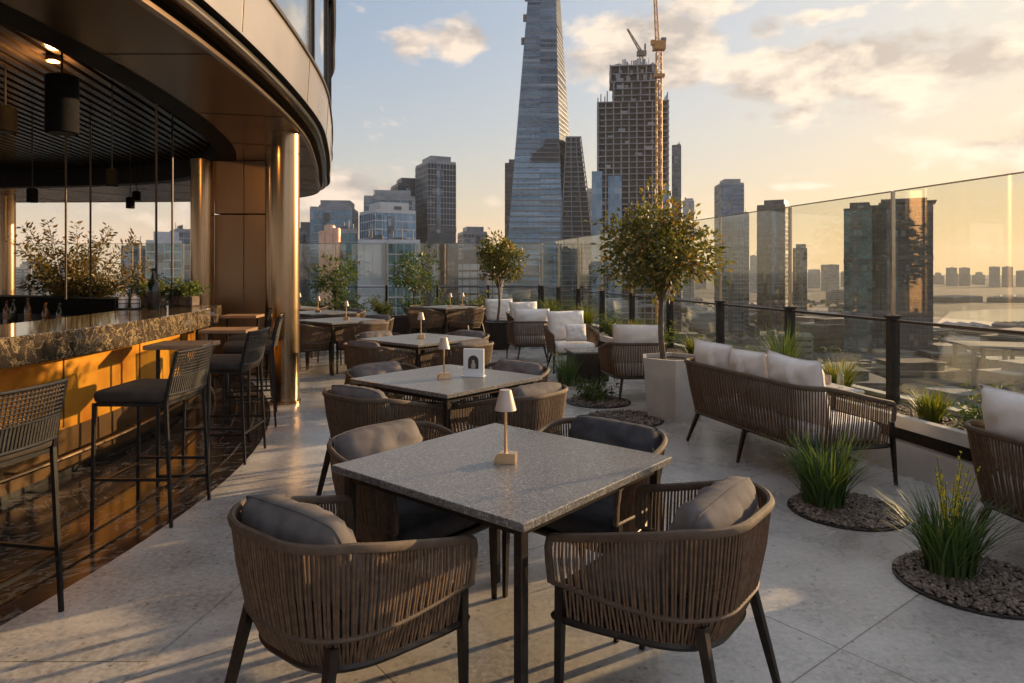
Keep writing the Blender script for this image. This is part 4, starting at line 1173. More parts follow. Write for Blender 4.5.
high_table('small wooden high table right behind the nearest whole bar stool', 4.83)
high_table('small wooden high table farther along the bar, second in line', 6.02)
high_table('small wooden high table at the bar end, third in line', 7.85)

# ------------------------------------------------------------------ canopy building
OUT = [(-3.6,-7),(-2.9,-3.4),(-2.5,-.4),(-2.22,2.6),(-2.14,4.9),(-2.36,7.56),(-2.78,9.6),(-3.38,11.9),(-4.0,13.9),(-5.1,14.9),(-7,15.4),(-11,15.6),(-16.5,15.6)]
INN = [(-5,-7),(-4.0,-3.4),(-3.4,-.4),(-3.08,2.6),(-2.95,4.9),(-3.2,7.3),(-3.75,9.3),(-4.6,10.8),(-5.6,11.8),(-7,12.5),(-9,12.9),(-12,13.1),(-16.5,13.1)]
OC = [Vector((p.x,p.y)) for p in catmull([(a,b_,0) for a,b_ in OUT], 8)]
IC = [Vector((p.x,p.y)) for p in catmull([(a,b_,0) for a,b_ in INN], 8)]
ZS = 3.05
bld = empty('canopy_building', 'curved bronze canopy building sheltering the bar at the left', 'building', (0,0,0))
m = MB(); m.strip(z3(IC, ZS), z3(OC, ZS)); m.build('soffit', M['soffit'], bld)
I2 = offset_line(IC, -.24)
m = MB(); m.strip(z3(I2, ZS-.006), z3(IC, ZS-.006)); m.strip(z3(IC, ZS-.006), z3(IC, ZS+.0)); m.strip(z3(I2, ZS-.006), z3(I2, 3.42)); m.build('ceiling_edge', M['ceil_dark'], bld)
m = MB(); m.strip(z3([(-16.5, p.y) for p in I2], 3.42), z3(I2, 3.42), False)
m.build('ceiling', M['ceil_dark'], bld)
# slats under the dark ceiling, clipped to the inner edge
def inner_x(y):
    best = None
    for a, c in zip(I2[:-1], I2[1:]):
        if min(a.y,c.y) <= y <= max(a.y,c.y) and abs(a.y-c.y) > 1e-6:
            x = a.x+(c.x-a.x)*(y-a.y)/(c.y-a.y)
            best = x if best is None else max(best, x)
    return best
m = MB(); x0 = -16.0
while x0 < 2:
    seg = None; y = -6.5
    run = []
    while y < 13.0:
        x = x0-.16*(y-5); ix = inner_x(y)
        if ix is not None and -16.3 < x < ix-.03: run.append((x,y))
        else:
            if len(run) > 1:
                a, c = Vector(run[0]), Vector(run[-1]); L = (c-a).length; mid = (a+c)/2
                m.box((mid.x, mid.y, 3.36), (.075, L, .05), math.atan2(-(c-a).x, (c-a).y))
            run = []
        y += .1
    if len(run) > 1:
        a, c = Vector(run[0]), Vector(run[-1]); L = (c-a).length; mid = (a+c)/2
        m.box((mid.x, mid.y, 3.36), (.075, L, .05), math.atan2(-(c-a).x, (c-a).y))
    x0 += .135
m.build('ceiling_slats', M['slat'], bld)
def band(prof, name, mt, smooth=True, sharp=35):
    m = MB()
    L = [z3(offset_line(OC, o), z) for (o, z) in prof]
    for a, c in zip(L[:-1], L[1:]): m.strip(a, c, smooth)
    # weld neighbouring strips visually by keeping one mesh
    return m.build(name, mt, bld, sharp=sharp)
band([(-.03,ZS-.004),(0,ZS-.012),(.015,ZS+.0),(.015,ZS+.03),(-.03,ZS+.045)], 'edge_trim', M['gold_metal'])
band([(-.03,ZS+.045),(-.03,ZS+.11),(.05,ZS+.11)], 'shadow_gap', M['ceil_dark'])
band([(.05,ZS+.11)]+[(.095+.045*sin(a-pi/2)*1.0+.0, ZS+.11+.045*(1-cos(a))*.5) if False else (.05+.09*(1-cos(a))/2, ZS+.11-.035*sin(a)) for a in [pi*k/8 for k in range(9)]], 'bull_nose', M['polished_band'])
band([(.14,ZS+.11),(.14,ZS+.15),(.19,ZS+.15)], 'shadow_gap', M['ceil_dark'])
band([(.19,ZS+.15),(.20,ZS+.145),(.225,ZS+.60)], 'fascia_panel', M['cream_panel'])
band([(.225,ZS+.60),(.245,ZS+.60),(.245,ZS+.635),(.18,ZS+.635)], 'fascia_cap', M['dark_metal'])
M['upper_glass'] = simple('upper_window_glass', (.30,.36,.42), (.38,.44,.50), .5, .05, .9)
band([(.19,ZS+.635),(.19,ZS+2.35)], 'upper_window', M['upper_glass'])
band([(.19,ZS+2.351),(.26,ZS+2.30),(.29,ZS+2.36),(.29,ZS+3.6)], 'upper_overhang', M['dark_metal'])
ow = offset_line(OC, .195); k = 0
for i in range(4, len(OC)-1, 5):
    p = ow[i]; q = ow[i+1]; a = math.atan2(q.y-p.y, q.x-p.x)
    m = MB(); m.box((p.x,p.y,ZS+.636+.857), (.03,.05,1.70), a); m.build('window_mullion', M['dark_metal'], bld)
fp = offset_line(OC, .236)
for i in range(2, len(OC)-1, 6):
    p0, p1 = offset_line(OC, .2005)[i], offset_line(OC, .2255)[i]
    q = OC[i+1]; a = math.atan2(q.y-OC[i].y, q.x-OC[i].x)
    m = MB(); m.tube([(p0.x,p0.y,ZS+.16),(p1.x,p1.y,ZS+.595)], .005, 4); m.build('panel_joint', M['dark_metal'], bld)
    m = MB(); si = IC[i].lerp(OC[i], .02); so_ = IC[i].lerp(OC[i], .98)
    m.tube([(si.x,si.y,ZS-.001),(so_.x,so_.y,ZS-.001)], .003, 4); m.build('soffit_joint', M['dark_metal'], bld)
# columns and wall
for (x, y, r_) in ((-2.56,7.72,.152),(-4.36,9.62,.155),(-10.45,14.1,.17),(-9.0,-4.5,.155),(-3.37,9.55,.075)):
    m = MB(); m.lathe([(r_*1.12,.004),(r_*1.12,.03),(r_,.034),(r_,ZS-.25),(r_*.97,ZS-.248),(r_*.97,ZS-.235),(r_,ZS-.233),(r_,ZS-.002)], c=(x,y,0), n=40); m.build('column', M['gold_metal'], bld, sharp=30)
wall = None
for i in range(2):
    m = MB(); x0 = -4.22+.42*i
    m.box((x0+.208,9.80,1.145), (.412,.24,2.28), 0, .004); m.box((x0+.208,9.80,2.673), (.412,.24,.748), 0, .004)
    m.build('wall_panel', M['bronze_panel'], bld)
m = MB(); m.box((-3.8,9.95,1.52), (.86,.06,3.04)); m.build('wall_core', M['dark_metal'], bld)
# ceiling fittings
def spot(lb, x, y, z, r_, L, rod=True, lit=False, grp='black ceiling spotlights over the bar'):
    root = empty('ceiling_spotlight', lb, 'spotlight', (x,y,z), 0, grp)
    m = MB(); m.lathe([(r_*.9,0),(r_,.004),(r_,L),(r_*.6,L+.02),(0,L+.021)], n=20); m.build('housing', M['matte_black'], root)
    m = MB(); m.lathe([(0,-.001),(r_*.8,-.0012)], n=20); m.build('lens', M['lit_lamp'] if lit else M['dark_metal'], root)
    if rod: 
        m = MB(); m.tube([(0,0,L+.02),(0,0,3.333-z)], .008, 6); m.build('rod', M['black_metal'], root)
spot('big black cylinder spotlight hanging below the lit downlight', -3.36, 5.1, 2.52, .11, .42)
spot('black double spotlight hanging left of the thin bar rods', -4.1, 7.0, 2.36, .055, .16)
spot('small hanging spotlight at the far left of the bar ceiling', -5.9, 8.4, 2.33, .06, .16)
spot('small hanging spotlight above the large olive bush', -6.6, 12.0, 2.72, .07, .15)
spot('small hanging spotlight just left of the second bronze column', -5.7, 10.2, 2.42, .06, .15)
spot('short spotlight at the upper left corner of the bar ceiling', -4.6, 6.2, 2.75, .09, .22)
root = empty('downlight', 'lit orange downlight in the dark bar ceiling', 'downlight', (-3.93,5.85,3.285))
m = MB(); m.lathe([(.05,0),(.06,.002),(.06,.04),(.05,.044)], n=20); m.build('ring', M['dark_metal'], root)
m = MB(); m.lathe([(0,-.002),(.046,-.0015)], n=20); m.build('lens', M['lit_lamp'], root)
ll = bpy.data.lights.new('downlight_glow', 'POINT'); lo_ = bpy.data.objects.new('downlight_glow', ll); COL.objects.link(lo_)
ll.energy = 22; ll.color = (1,.5,.16); ll.shadow_soft_size = .05; lo_.parent = root; lo_.location = (0,0,-.07)
def rod(lb, x, y, z0):
    m = MB(); m.tube([(0,0,0),(0,0,3.33-z0)], .012, 8); tag(m.build('hanging_rod', M['dark_metal'], None, (x,y,z0)), lb, 'rod', 'thin steel rods over the bar')
rod('thin steel rod rising left of the olive bush middle', -5.16, 7.9, 1.161)
rod('thin steel rod crossing the right half of the olive bush', -5.32, 8.62, 1.161)
rod('thin steel rod rising straight behind the large wine bottle', -3.75, 7.2, 1.101)
rod('thin steel rod right of the wine bottle, before the column', -3.72, 7.48, 1.101)

# ------------------------------------------------------------------ city
def px2x(px, dist): return (px-512)/F*dist
def pz(y, dist): return EYE+(270-y)/F*dist
GT_ = 'towers of the skyline'
def block(name, lb, p0, p1, yt, dist, depth=None, rot=0.0, wm='f_grey', fm='band_mid', fh=3.6, bay=3.0, proud=.14, bw=.9, mull=True, cat='tower', roof=None, group=None, zb=GZ, mw=.25):
    a0, a1 = math.atan((p0-512)/F), math.atan((p1-512)/F); A_ = (a0+a1)/2; rng = dist/cos(A_)
    app = 2*rng*math.tan((a1-a0)/2); depth = depth or app*.7
    a = abs(R(rot)); w = max(4.0, (app-depth*sin(a))/cos(a)) if a else app
    zt_ = pz(yt, dist); h = zt_-zb
    root = empty(name, lb, cat, ((rng+depth/2)*sin(A_), (rng+depth/2)*cos(A_), zb), R(rot)-A_, group)
    m = MB(); m.box((0,0,h/2), (w,depth,h)); m.build('glass_wall', M[wm], root)
    m = MB(); nf = max(1,int(h/fh)); 
    for i in range(1, nf+1):
        z = i*h/nf-bw/2; m.box((0,0,z), (w+2*proud,depth+2*proud,bw))
    if mull:
        nb = max(1,int(w/bay))
        for i in range(nb+1):
            x = -w/2+i*w/nb
            for sy in (-1,1): m.box((x,sy*(depth/2+proud*.4),h/2-.02), (mw,proud*1.5,h-.1))
        nb = max(1,int(depth/bay))
        for i in range(nb+1):
            y = -depth/2+i*depth/nb
            for sx_ in (-1,1): m.box((sx_*(w/2+proud*.4),y,h/2-.02), (proud*1.5,mw,h-.1))
    m.build('facade_frame', M[fm], root)
    m = MB()
    for sy in (-1,1): m.box((0,sy*(depth/2-.2),h+.6), (w,.35,1.2))
    for sx_ in (-1,1): m.box((sx_*(w/2-.2),0,h+.6), (.35,depth-.8,1.2))
    m.build('parapet', M[fm], root)
    rr = random.Random(int(p0*7+yt)); 
    m = MB()
    for i in range(3):
        ww, dd_, hh = rr.uniform(.15,.35)*w, rr.uniform(.2,.4)*depth, rr.uniform(1.5,3.5)
        m = MB(); m.box((rr.uniform(-.28,.28)*w, rr.uniform(-.25,.25)*depth, h+hh/2+.011*i), (ww,dd_,hh)); m.build('plant_room', M['band_dark'] if fm != 'band_dark' else M['band_mid'], root)
    for i in range(3):
        x, y = rr.uniform(-.35,.35)*w, rr.uniform(-.3,.1)*depth
        m = MB(); m.tube([(x,y,h),(x,y,h+rr.uniform(3,6))], .14, 4); m.build('roof_mast', M['band_dark'], root)
    if cat == 'tower' and w > 12:
        m = MB(); m.box((w*.06,depth*.05,h+2.6), (w*.72,depth*.7,5.2)); m.build('crown', M[fm], root)
        m = MB()
        for sy in (-1,1): m.box((w*.12*(1 if int(p0) % 2 else -1),sy*(depth/2+proud+.12),h*.5-1), (w*.16,.5,h-2.2))
        m.build('service_strip', M['f_grey' if wm != 'f_grey' else 'f_dark'], root)
        m = MB()
        for fz in (.34,.68): m.box((0,0,h*fz), (w+2*proud+.3,depth+2*proud+.3,2.6))
        m.build('plant_floor', M['band_dark'], root)
    return root, w, depth, h

# left cluster
block('office_tower','tall dark grey office tower, highest of the left cluster',414.5,456,163,420,26,18,'f_dark','band_mid',3.4,1.9,.1,.5,mw=.3)
block('office_block','dark office block stepping down left of the tall dark tower',390,424,185,440,24,12,'f_dark','band_dark',3.4,2.4,.1,.6)
block('office_block','grey block with rooftop masts behind the white glass cube',364,415,198,400,26,0,'f_grey','band_mid',3.8,4,.12,1.1)
block('office_block','white gridded glass cube in the left cluster, over the white panels',358,416,212,330,24,20,'f_blue_l','band_pale',4.0,3.2,.12,.5)
block('office_block','wide pale blue office block just right of the bronze column',310,360,209,360,30,-8,'f_blue_l','band_mid',4,4,.12,.7)
block('office_block','low grey block peeking out behind the bronze column',296,318,230,420,24,0,'f_grey','band_dark',3.6,3,.12,.8)
block('office_block','low white panel building with big blank screens, left cluster',358,388,243,240,22,0,'f_white','band_pale',17,12,.1,.5,mull=True)
block('office_block','teal glazed low building right of the white panel building',388,420,243,238,22,0,'f_teal','band_pale',3.6,2.4,.12,.4)
block('office_block','dark low block below the tall dark tower',420,458,246,260,22,0,'f_brown','band_dark',3.6,2.4,.12,.7)
block('office_block','teal low building between the copper cylinders and white panels',338,357.5,232,250,20,0,'f_teal','band_mid',3.6,2.4,.12,.5)
root = empty('cylinder_tower','three joined copper clad cylinders of a low tower, left','tower',(px2x(322,230),240,GZ))
for (dx, r_, yy) in ((-2.3,1.2,232),(0,1.5,226),(2.2,1.2,229)):
    m = MB(); h = pz(yy,236)-GZ; m.lathe([(r_*1.3,0),(r_*1.3,h),(r_*1.1,h+.6),(0,h+.62)], c=(dx,0,0), n=28); m.build('cylinder', M['copper'], root)
block('office_block','grey office block with pale base between dark tower and glass tower',457,487,233,520,28,10,'f_grey','band_mid',3.6,2.8,.14,1.0)
block('office_block','pale low apartment block below the grey office block',455,500,262,300,24,0,'f_white','band_dark',3.4,3.2,.2,.8)
block('office_tower','slim blue tower just left of the tapering glass tower',505,524,164,640,24,0,'f_dark','band_dark',4,2.5,.15,.8)
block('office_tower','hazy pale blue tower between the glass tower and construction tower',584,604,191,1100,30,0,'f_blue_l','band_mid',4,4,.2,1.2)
block('office_block','white slab block below the hazy pale blue tower',588,606,212,700,18,0,'f_white','band_pale',3.6,4,.2,.8)
block('office_tower','slim grey tower just right of the construction tower',672,681,146,620,14,0,'f_grey','band_dark',4,3,.2,1.0)
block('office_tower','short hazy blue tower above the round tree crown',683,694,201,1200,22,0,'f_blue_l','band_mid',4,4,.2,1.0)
block('office_tower','blue glass tower with bright crown, right of the round tree',714,744,184,620,26,14,'f_blue','band_mid',4,2.6,.15,.6)
block('office_tower','slender blue grey slab tower hugging the blue glass tower',740,749,214,640,22,0,'f_grey','band_mid',4,2.6,.15,.6)
block('office_tower','brown squarish tower left of the second glass post',757,792,206,520,28,-10,'f_brown','band_dark',3.4,2.2,.12,.6)
block('office_tower','small brown tower just right of the second glass post',793,807,249,700,24,0,'f_brown','band_dark',3.4,3,.2,.8)
# the big double tower on the right
root, w_, d_, h_ = block('office_tower','widest dark double tower on the right, behind the nearest glass post',868,933,206,430,30,0,'f_dark','band_dark',3.4,2.0,.12,.5)
m = MB(); m.box((w_/2-10,-2,h_+2.6), (24,26,.7)); m.box((0,0,h_+1.6), (w_*.6,18,3.2)); m.build('crown_roof', M['band_dark'], root)
root, w_, d_, h_ = block('office_tower','teal dark tower joined to the left of the widest dark tower',844,872,210,424,30,0,'f_teal','band_dark',3.4,2.0,.12,.5)
m = MB(); m.box((3,0,h_+2.2), (w_*.5,14,4.4)); m.box((-5,-2,h_+1.5), (7,1,.5)); m.build('crown_roof', M['band_dark'], root)
# behind the bar
block('office_block','teal glazed block seen between the two right bar rods',146,182,243,300,24,0,'f_teal','band_pale',3.6,3.0,.12,.5)
block('office_block','grey block with lit edge beside the second bronze column',169,191,231,380,24,8,'f_grey','band_mid',3.6,3,.12,.8)
block('office_block','arched blue grey block right of the olive bush',121,146,248,320,22,0,'f_blue','band_mid',3.6,3,.12,.6)
block('office_block','distant hazy block at the far left behind the olive bush',16,34,268,900,24,0,'f_grey','band_mid',3.6,4,.2,1)
block('office_block','distant hazy twin block left of the olive bush',22,46,262,1200,30,0,'f_grey','band_mid',3.6,4,.2,1)
block('office_block','low distant block hidden partly by the olive bush',60,96,264,800,26,0,'f_grey','band_mid',3.6,4,.2,1)

# tapering glass tower
D0 = 500.0
root = empty('glass_tower','tall tapering blue glass tower, its top beyond the picture','tower',(px2x(540,D0),D0,GZ))
ox, oy = root.location.x, root.location.y
def gx(px, d): return px2x(px, d)-ox
def tw(z):
    """the four corners of the tower at height z (world)"""
    y = 270-(z-EYE)*F/D0
    t_ = (y-0)/240.0
    al = 528-20*t_ if y < 250 else 507-.09*(y-250)
    bl_ = 556+4.5*max(t_,-.6)+3.5*max(0,t_)**3
    cr = 561+15*t_
    return [Vector((gx(al,D0),0,z-GZ)), Vector((gx(bl_,D0),0,z-GZ)), Vector((gx(cr,D0+30),30,z-GZ)), Vector((gx(al,D0)+6,34,z-GZ))]
zs = [GZ, -20, 23, 60, 86.0]
m = MB(); m.loft([tw(z) for z in zs]); m.build('lower_glazing', M['f_tower_l'], root)
def shrink(q, k):
    c = sum(q, Vector())/4; return [Vector((c.x+(p.x-c.x)*k, c.y+(p.y-c.y)*k, p.z)) for p in q]
def patch(z, f0, f1, o):
    q = tw(z); a = q[0].lerp(q[1], f0); c = q[0].lerp(q[1], f1); return [a+Vector((0,-o,0)), c+Vector((0,-o,0)), c+Vector((0,2,0)), a+Vector((0,2,0))]
m = MB(); m.loft([patch(80,.34,.98,.7), patch(86,.38,.98,.7), patch(92,.62,.98,.7), patch(97,.70,.98,.7)]); m.build('open_floors', M['f_dark'], root)  # raised dark patch stands in for the shade of a recess
m = MB()
for z in (80.2, 83.6, 87, 90.4, 93.8):
    f0 = .34 if z < 88 else .60; m.loft([patch(z,f0,.985,1.4), patch(z+.45,f0,.985,1.4)])
m.build('open_slabs', M['raw_concrete'], root)
zs = [86.02, 95, 130, 170, 199, 240]
m = MB(); m.loft([tw(z) for z in zs]); m.build('upper_glazing', M['f_tower'], root)
m = MB(); m2 = MB(); z = GZ+4; i = 0
rr = random.Random(2)
while z < 240:
    q = tw(z); q2 = [Vector((p.x, p.y, p.z+ (.9 if z < 78 else .6))) for p in q]
    k = 1.012
    (m if z < 95 else m2).loft([shrink(q,k), shrink(q2,k)])
    z += 4.0 if z < 78 else (3.6 if rr.random() < .8 else 5.2)
m.build('floor_bands', M['band_steel'], root); m2.build('floor_bands', M['band_steel'], root)
m = MB(); 
for f_ in [i/9 for i in range(10)]:
    a0 = tw(GZ); 
    pts = []
    for z in (GZ,23,60,95,130,170,199,240):
        q = shrink(tw(z),1.008); pts.append(q[0].lerp(q[1], f_))
    m.tube(pts, .10, 4, smooth=False)
    pts = [shrink(tw(z),1.008)[1].lerp(shrink(tw(z),1.008)[2], f_) for z in (GZ,23,60,95,130,170,199,240)]
    m.tube(pts, .10, 4, smooth=False)
m.build('mullions', M['band_dark'], root)
m = MB()
for z in (199.0+3, 170.0, 187): 
    q = tw(z); m.box((q[0].x-1.2, 3, q[0].z), (2.6,3,4.5))
m.build('hoist', M['crane_grey'], root)
# unfinished side wing
m = MB(); m3 = MB()
def wing(z):
    y = 270-(z-EYE)*F/D0; tt = (y-135)/105
    return [Vector((gx(566+(-5)*tt,D0), -3, z-GZ)), Vector((gx(580+13.5*tt,D0), -3, z-GZ)), Vector((gx(580+13.5*tt,D0)-2, 22, z-GZ)), Vector((gx(566-5*tt,D0)+2, 22, z-GZ))]
m.loft([shrink(wing(z),.90) for z in (GZ, 20, 60, 99)]); m.build('wing_core', M['f_dark'], root)
z = GZ+3
while z < 101:
    q = wing(z); q2 = [Vector((p.x,p.y,p.z+.7)) for p in q]; m3.loft([q,q2]); z += 3.6
for f_ in (0,.33,.66,1):
    m3.tube([wing(zz)[0].lerp(wing(zz)[1], f_) for zz in (GZ,20,60,99)], .4, 4, smooth=False)
    m3.tube([wing(zz)[1].lerp(wing(zz)[2], f_) for zz in (GZ,20,60,99)], .4, 4, smooth=False)
m3.build('wing_floors', M['raw_concrete'], root)

# tower under construction
D1 = 450.0; k1 = D1/F
root = empty('construction_tower','unfinished concrete tower with open floors, beside the orange crane','tower',(px2x(637,D1),D1+20,GZ),R(-7))
def frame_block(px0, px1, y0, y1, dep, dy, parent, fh=4.0, name='open_floors', sp=5.2):
    w = (px1-px0)*k1; cx = ((px0+px1)/2-637)*k1; z0 = pz(y0,D1)-GZ; z1 = pz(y1,D1)-GZ
    m = MB(); m.box((cx,dy,(z0+z1)/2), (w-5,dep-5,z1-z0-.1)); m.build('shade_core', M['void_shade'], parent)  # core painted near black so the bays behind the slabs look shaded
    m = MB(); nf = int((z1-z0)/fh)
    for i in range(nf+1):
        m.box((cx,dy,z0+i*(z1-z0)/nf), (w,dep,.55))
    nb = max(2,int(w/sp))
    for i in range(nb+1):
        x = cx-w/2+.7+i*(w-1.4)/nb
        for sy in (-1,1): m.box((x,dy+sy*(dep/2-.9),(z0+z1)/2), (.8,.8,z1-z0))
    nb = max(2,int(dep/sp))
    for i in range(1,nb):
        y = dy-dep/2+.9+i*(dep-1.8)/nb
        for sx_ in (-1,1): m.box((cx+sx_*(w/2-.8),y,(z0+z1)/2), (.8,.8,z1-z0))
    rr = random.Random(int(px0))
    for i in range(nf):     # edge protection and hoardings in some bays
        for j in range(nb+2):
            if rr.random() < .12:
                x = cx-w/2+3+rr.random()*(w-6); m.box((x,dy-dep/2+.35,z0+(i+.3)*(z1-z0)/nf), (rr.uniform(2,5),.12,rr.uniform(1.0,2.2)))
    m.build(name, M['raw_concrete'], parent)
frame_block(601,673,362,100,34,0,root)
frame_block(617,664,99.4,78,26,0,root)
frame_block(614,661,77.6,61,22,0,root,4.2)
m = MB(); rr = random.Random(3); z0 = pz(61,D1)-GZ
for i in range(22):
    x = (614.5-637+i*2.15)*k1; hh = rr.uniform(1.0,4.6) if 4 < i < 19 else rr.uniform(.6,2.0)
    m.box((x,-10.8,z0+hh/2), (rr.uniform(.3,1.5),.3,hh))
    if rr.random() < .6: m.box((x,-11.3,z0-rr.uniform(2,10)), (1.3,.25,rr.uniform(2,5)))
for (px, y_, hh) in ((602,100,3.5),(605,100,6),(609,100,4.5),(611.5,100,8),(666,100,5),(669,100,3),(671.5,100,6)):
    m.box(((px-637)*k1,-14,pz(y_,D1)-GZ+hh/2), (.7,.7,hh)); m.box(((px-637)*k1,-6,pz(y_,D1)-GZ+hh/2), (.7,.7,hh))
m.build('formwork_crown', M['raw_concrete'], root)
m = MB(); m.box(((601-637)*k1,-16.2,(pz(362,D1)+pz(170,D1))/2-GZ), (7,3,pz(170,D1)-pz(362,D1))); m.box(((619-637)*k1,-17.4,(pz(362,D1)+pz(175,D1))/2-GZ), (9,1.2,pz(175,D1)-pz(362,D1))); m.box(((668-637)*k1,-17.4,(pz(362,D1)+pz(185,D1))/2-GZ), (5,1.2,pz(185,D1)-pz(362,D1))); m.build('glazed_part', M['f_blue_l'], root)
def lattice(mb, p0, p1, s0, s1, n, r_=.22):
    p0, p1 = Vector(p0), Vector(p1); t_ = (p1-p0).normalized()
    u = t_.cross(Vector((0,1,0)));  u = u.normalized() if u.length > .1 else Vector((1,0,0)); w = t_.cross(u)
    def c(i, a, b_): 
        f_ = i/n; s = s0+(s1-s0)*f_; return p0.lerp(p1,f_)+u*a*s/2+w*b_*s/2
    cs = [(-1,-1),(1,-1),(1,1),(-1,1)]
    for (a, b_) in cs: mb.tube([c(0,a,b_), c(n,a,b_)], r_, 4, smooth=False)
    for i in range(n):
        for k in range(4):
            A_, B_ = cs[k], cs[(k+1)%4]
            mb.tube([c(i,*A_), c(i+1,*B_)] if i % 2 else [c(i,*B_), c(i+1,*A_)], r_*.6, 3, smooth=False)
            mb.tube([c(i+1,*A_), c(i+1,*B_)], r_*.6, 3, smooth=False)
D2 = 432.0; kc = D2/F
root = empty('tower_crane','tall orange lattice tower crane standing before the unfinished tower','crane',(px2x(659,D2),D2,GZ))
def cz_(y): return pz(y,D2)-GZ
m = MB(); lattice(m, (0,0,0), (0,0,cz_(52)), 3.2, 3.2, 46, .36); m.build('mast', M['crane_yellow'], root)
m = MB(); m.box((0,0,cz_(46)), (7.5,6,5.2)); m.build('slewing_deck', M['crane_yellow'], root)
m = MB(); m.box((-4.4,-2.5,cz_(44)), (2.6,2.4,3)); m.build('cab', M['crane_yellow'], root)
m = MB(); m.box((0,0,cz_(76)), (6.4,5,2)); m.build('climbing_collar', M['crane_yellow'], root)
m = MB(); lattice(m, (-1,0,cz_(42)), (-3.2,0,cz_(-30)), 2.2, 1.2, 18, .24); m.build('jib', M['crane_yellow'], root)
m = MB(); m.box((2.8,0,cz_(40)), (3,3,2.4)); m.build('counterweight', M['crane_grey'], root)
root = empty('tower_crane','smaller grey luffing crane on the unfinished tower roof','crane',(px2x(645,D1),D1+12,pz(78,D1)))
hh = pz(50,D1)-pz(78,D1)
m = MB(); lattice(m, (0,0,0), (0,0,hh), 2.2, 2.2, 7, .28); m.build('mast', M['crane_grey'], root)
m = MB(); m.box((0,0,hh+1.5), (6,4,3.2)); m.build('cab', M['crane_grey'], root)
m = MB(); m.box((2.4,0,hh+5.6), (1,1,5)); m.build('back_post', M['crane_grey'], root)
m = MB(); lattice(m, (0,0,hh+2), (-9.5,0,hh+18), 1.6, .8, 8, .22); m.build('jib', M['crane_grey'], root)

# low blocks of the city beyond the glass
LG = 'low city buildings beyond the terrace'
def low_block(lb, px, d, w, dep, h, rot, body, roof, kind, seed):
    rr = random.Random(seed)
    root = empty('low_building', lb, 'building', (px2x(px,d), d, GZ), R(rot), LG)
    m = MB(); m.box((0,0,h/2), (w,dep,h)); m.build('wall', M[body], root)
    m = MB()
    if kind == 'flat':
        m.box((0,0,h+.35), (w+.8,dep+.8,.7))
        for i in range(4):
            q = MB(); hh = rr.uniform(1.2,2.4); q.box((rr.uniform(-.35,.35)*w, rr.uniform(-.35,.35)*dep, h+.7+hh/2+.01*i), (rr.uniform(2,6),rr.uniform(2,5),hh)); q.build('roof_unit', M['roof_grey' if i % 2 else body], root)
    elif kind == 'shed':
        for i in range(int(w/9)):
            x = -w/2+(i+.5)*w/int(w/9); q = w/int(w/9)/2
            m.add([(x-q,-dep/2,h),(x+q,-dep/2,h),(x,-dep/2,h+2.4),(x-q,dep/2,h),(x+q,dep/2,h),(x,dep/2,h+2.4)], [(0,1,2),(5,4,3),(0,2,5,3),(1,4,5,2)])
    else:
        m.box((0,0,h+.3), (w+1,dep+1,.6)); m.box((0,0,h+2.3), (w*.55,dep*.6,3.4)); m.box((0,0,h+4.2), (w*.6,dep*.65,.5))
    m.build('roof', M[roof], root)
    m = MB(); fh = 3.4; nf = max(1,int(h/fh)); nb = max(2,int(w/4)); nd = max(2,int(dep/4))
    for i in range(nf):
        z = (i+.55)*h/nf
        for sy in (-1,1):
            m.box((0,sy*(dep/2+.01),z), (w*.94,.12,1.3))
        for sx_ in (-1,1):
            m.box((sx_*(w/2+.01),0,z), (.12,dep*.9,1.3))
    m.build('window_bands', M['win_dark'], root)
bodies = ['roof_white','roof_beige','roof_grey','roof_tan','roof_brown']; words = ['white','beige','grey','tan','brown']
kinds = [('flat','flat roofed'),('shed','saw tooth roofed'),('tier','stepped')]
zone = [(640,'under the round tree crown'),(700,'left of the blue glass tower foot'),(752,'below the blue glass tower'),(800,'below the brown squarish tower'),(845,'left of the widest dark tower foot'),(893,'at the foot of the widest dark tower'),(945,'just right of the nearest glass post'),(1030,'at the right edge seen through glass')]
left_zone = [(330,'behind the near column'),(400,'behind the white panel building'),(470,'below the dark tower'),(520,'left of the glass tower foot'),(580,'at the glass tower foot'),(640,'at the construction tower foot')]
seen = set(); rr = random.Random(21); i = 0
depth_words = [(240,'closest'),(330,'near'),(460,'middling'),(650,'farther'),(1000,'far'),(5000,'distant')]
for d in (190, 235, 285, 345, 420, 520, 640, 800, 1000, 1300):
    n_ = 7
    for k in range(n_):
        px = 600+ (k+rr.uniform(.15,.85))*460/n_
        i += 1
        c = rr.choice([0,0,1,1,2,3,4]); kd = rr.choice(kinds); rc_ = rr.choice([0,0,1,2,3])
        w = rr.uniform(16,34)*(1+d/900); dep = rr.uniform(12,24)*(1+d/1100); h = rr.uniform(5,14)+ (rr.random()<.15)*10
        if 945 < px < 1060 and 700 < d < 1150: continue
        z = next(t_ for lim, t_ in zone if px <= lim or lim == 1030)
        dw = next(t_ for lim, t_ in depth_words if d <= lim)
        lb = f'{dw} {words[c]} {kd[1]} building {z}'
        if lb in seen:
            c = (c+1) % 5; lb = f'{dw} {words[c]} {kd[1]} building {z}'
            if lb in seen: continue
        seen.add(lb)
        low_block(lb, px, d, w, dep, h, rr.uniform(-30,30), bodies[c], bodies[rc_], kd[0], i)
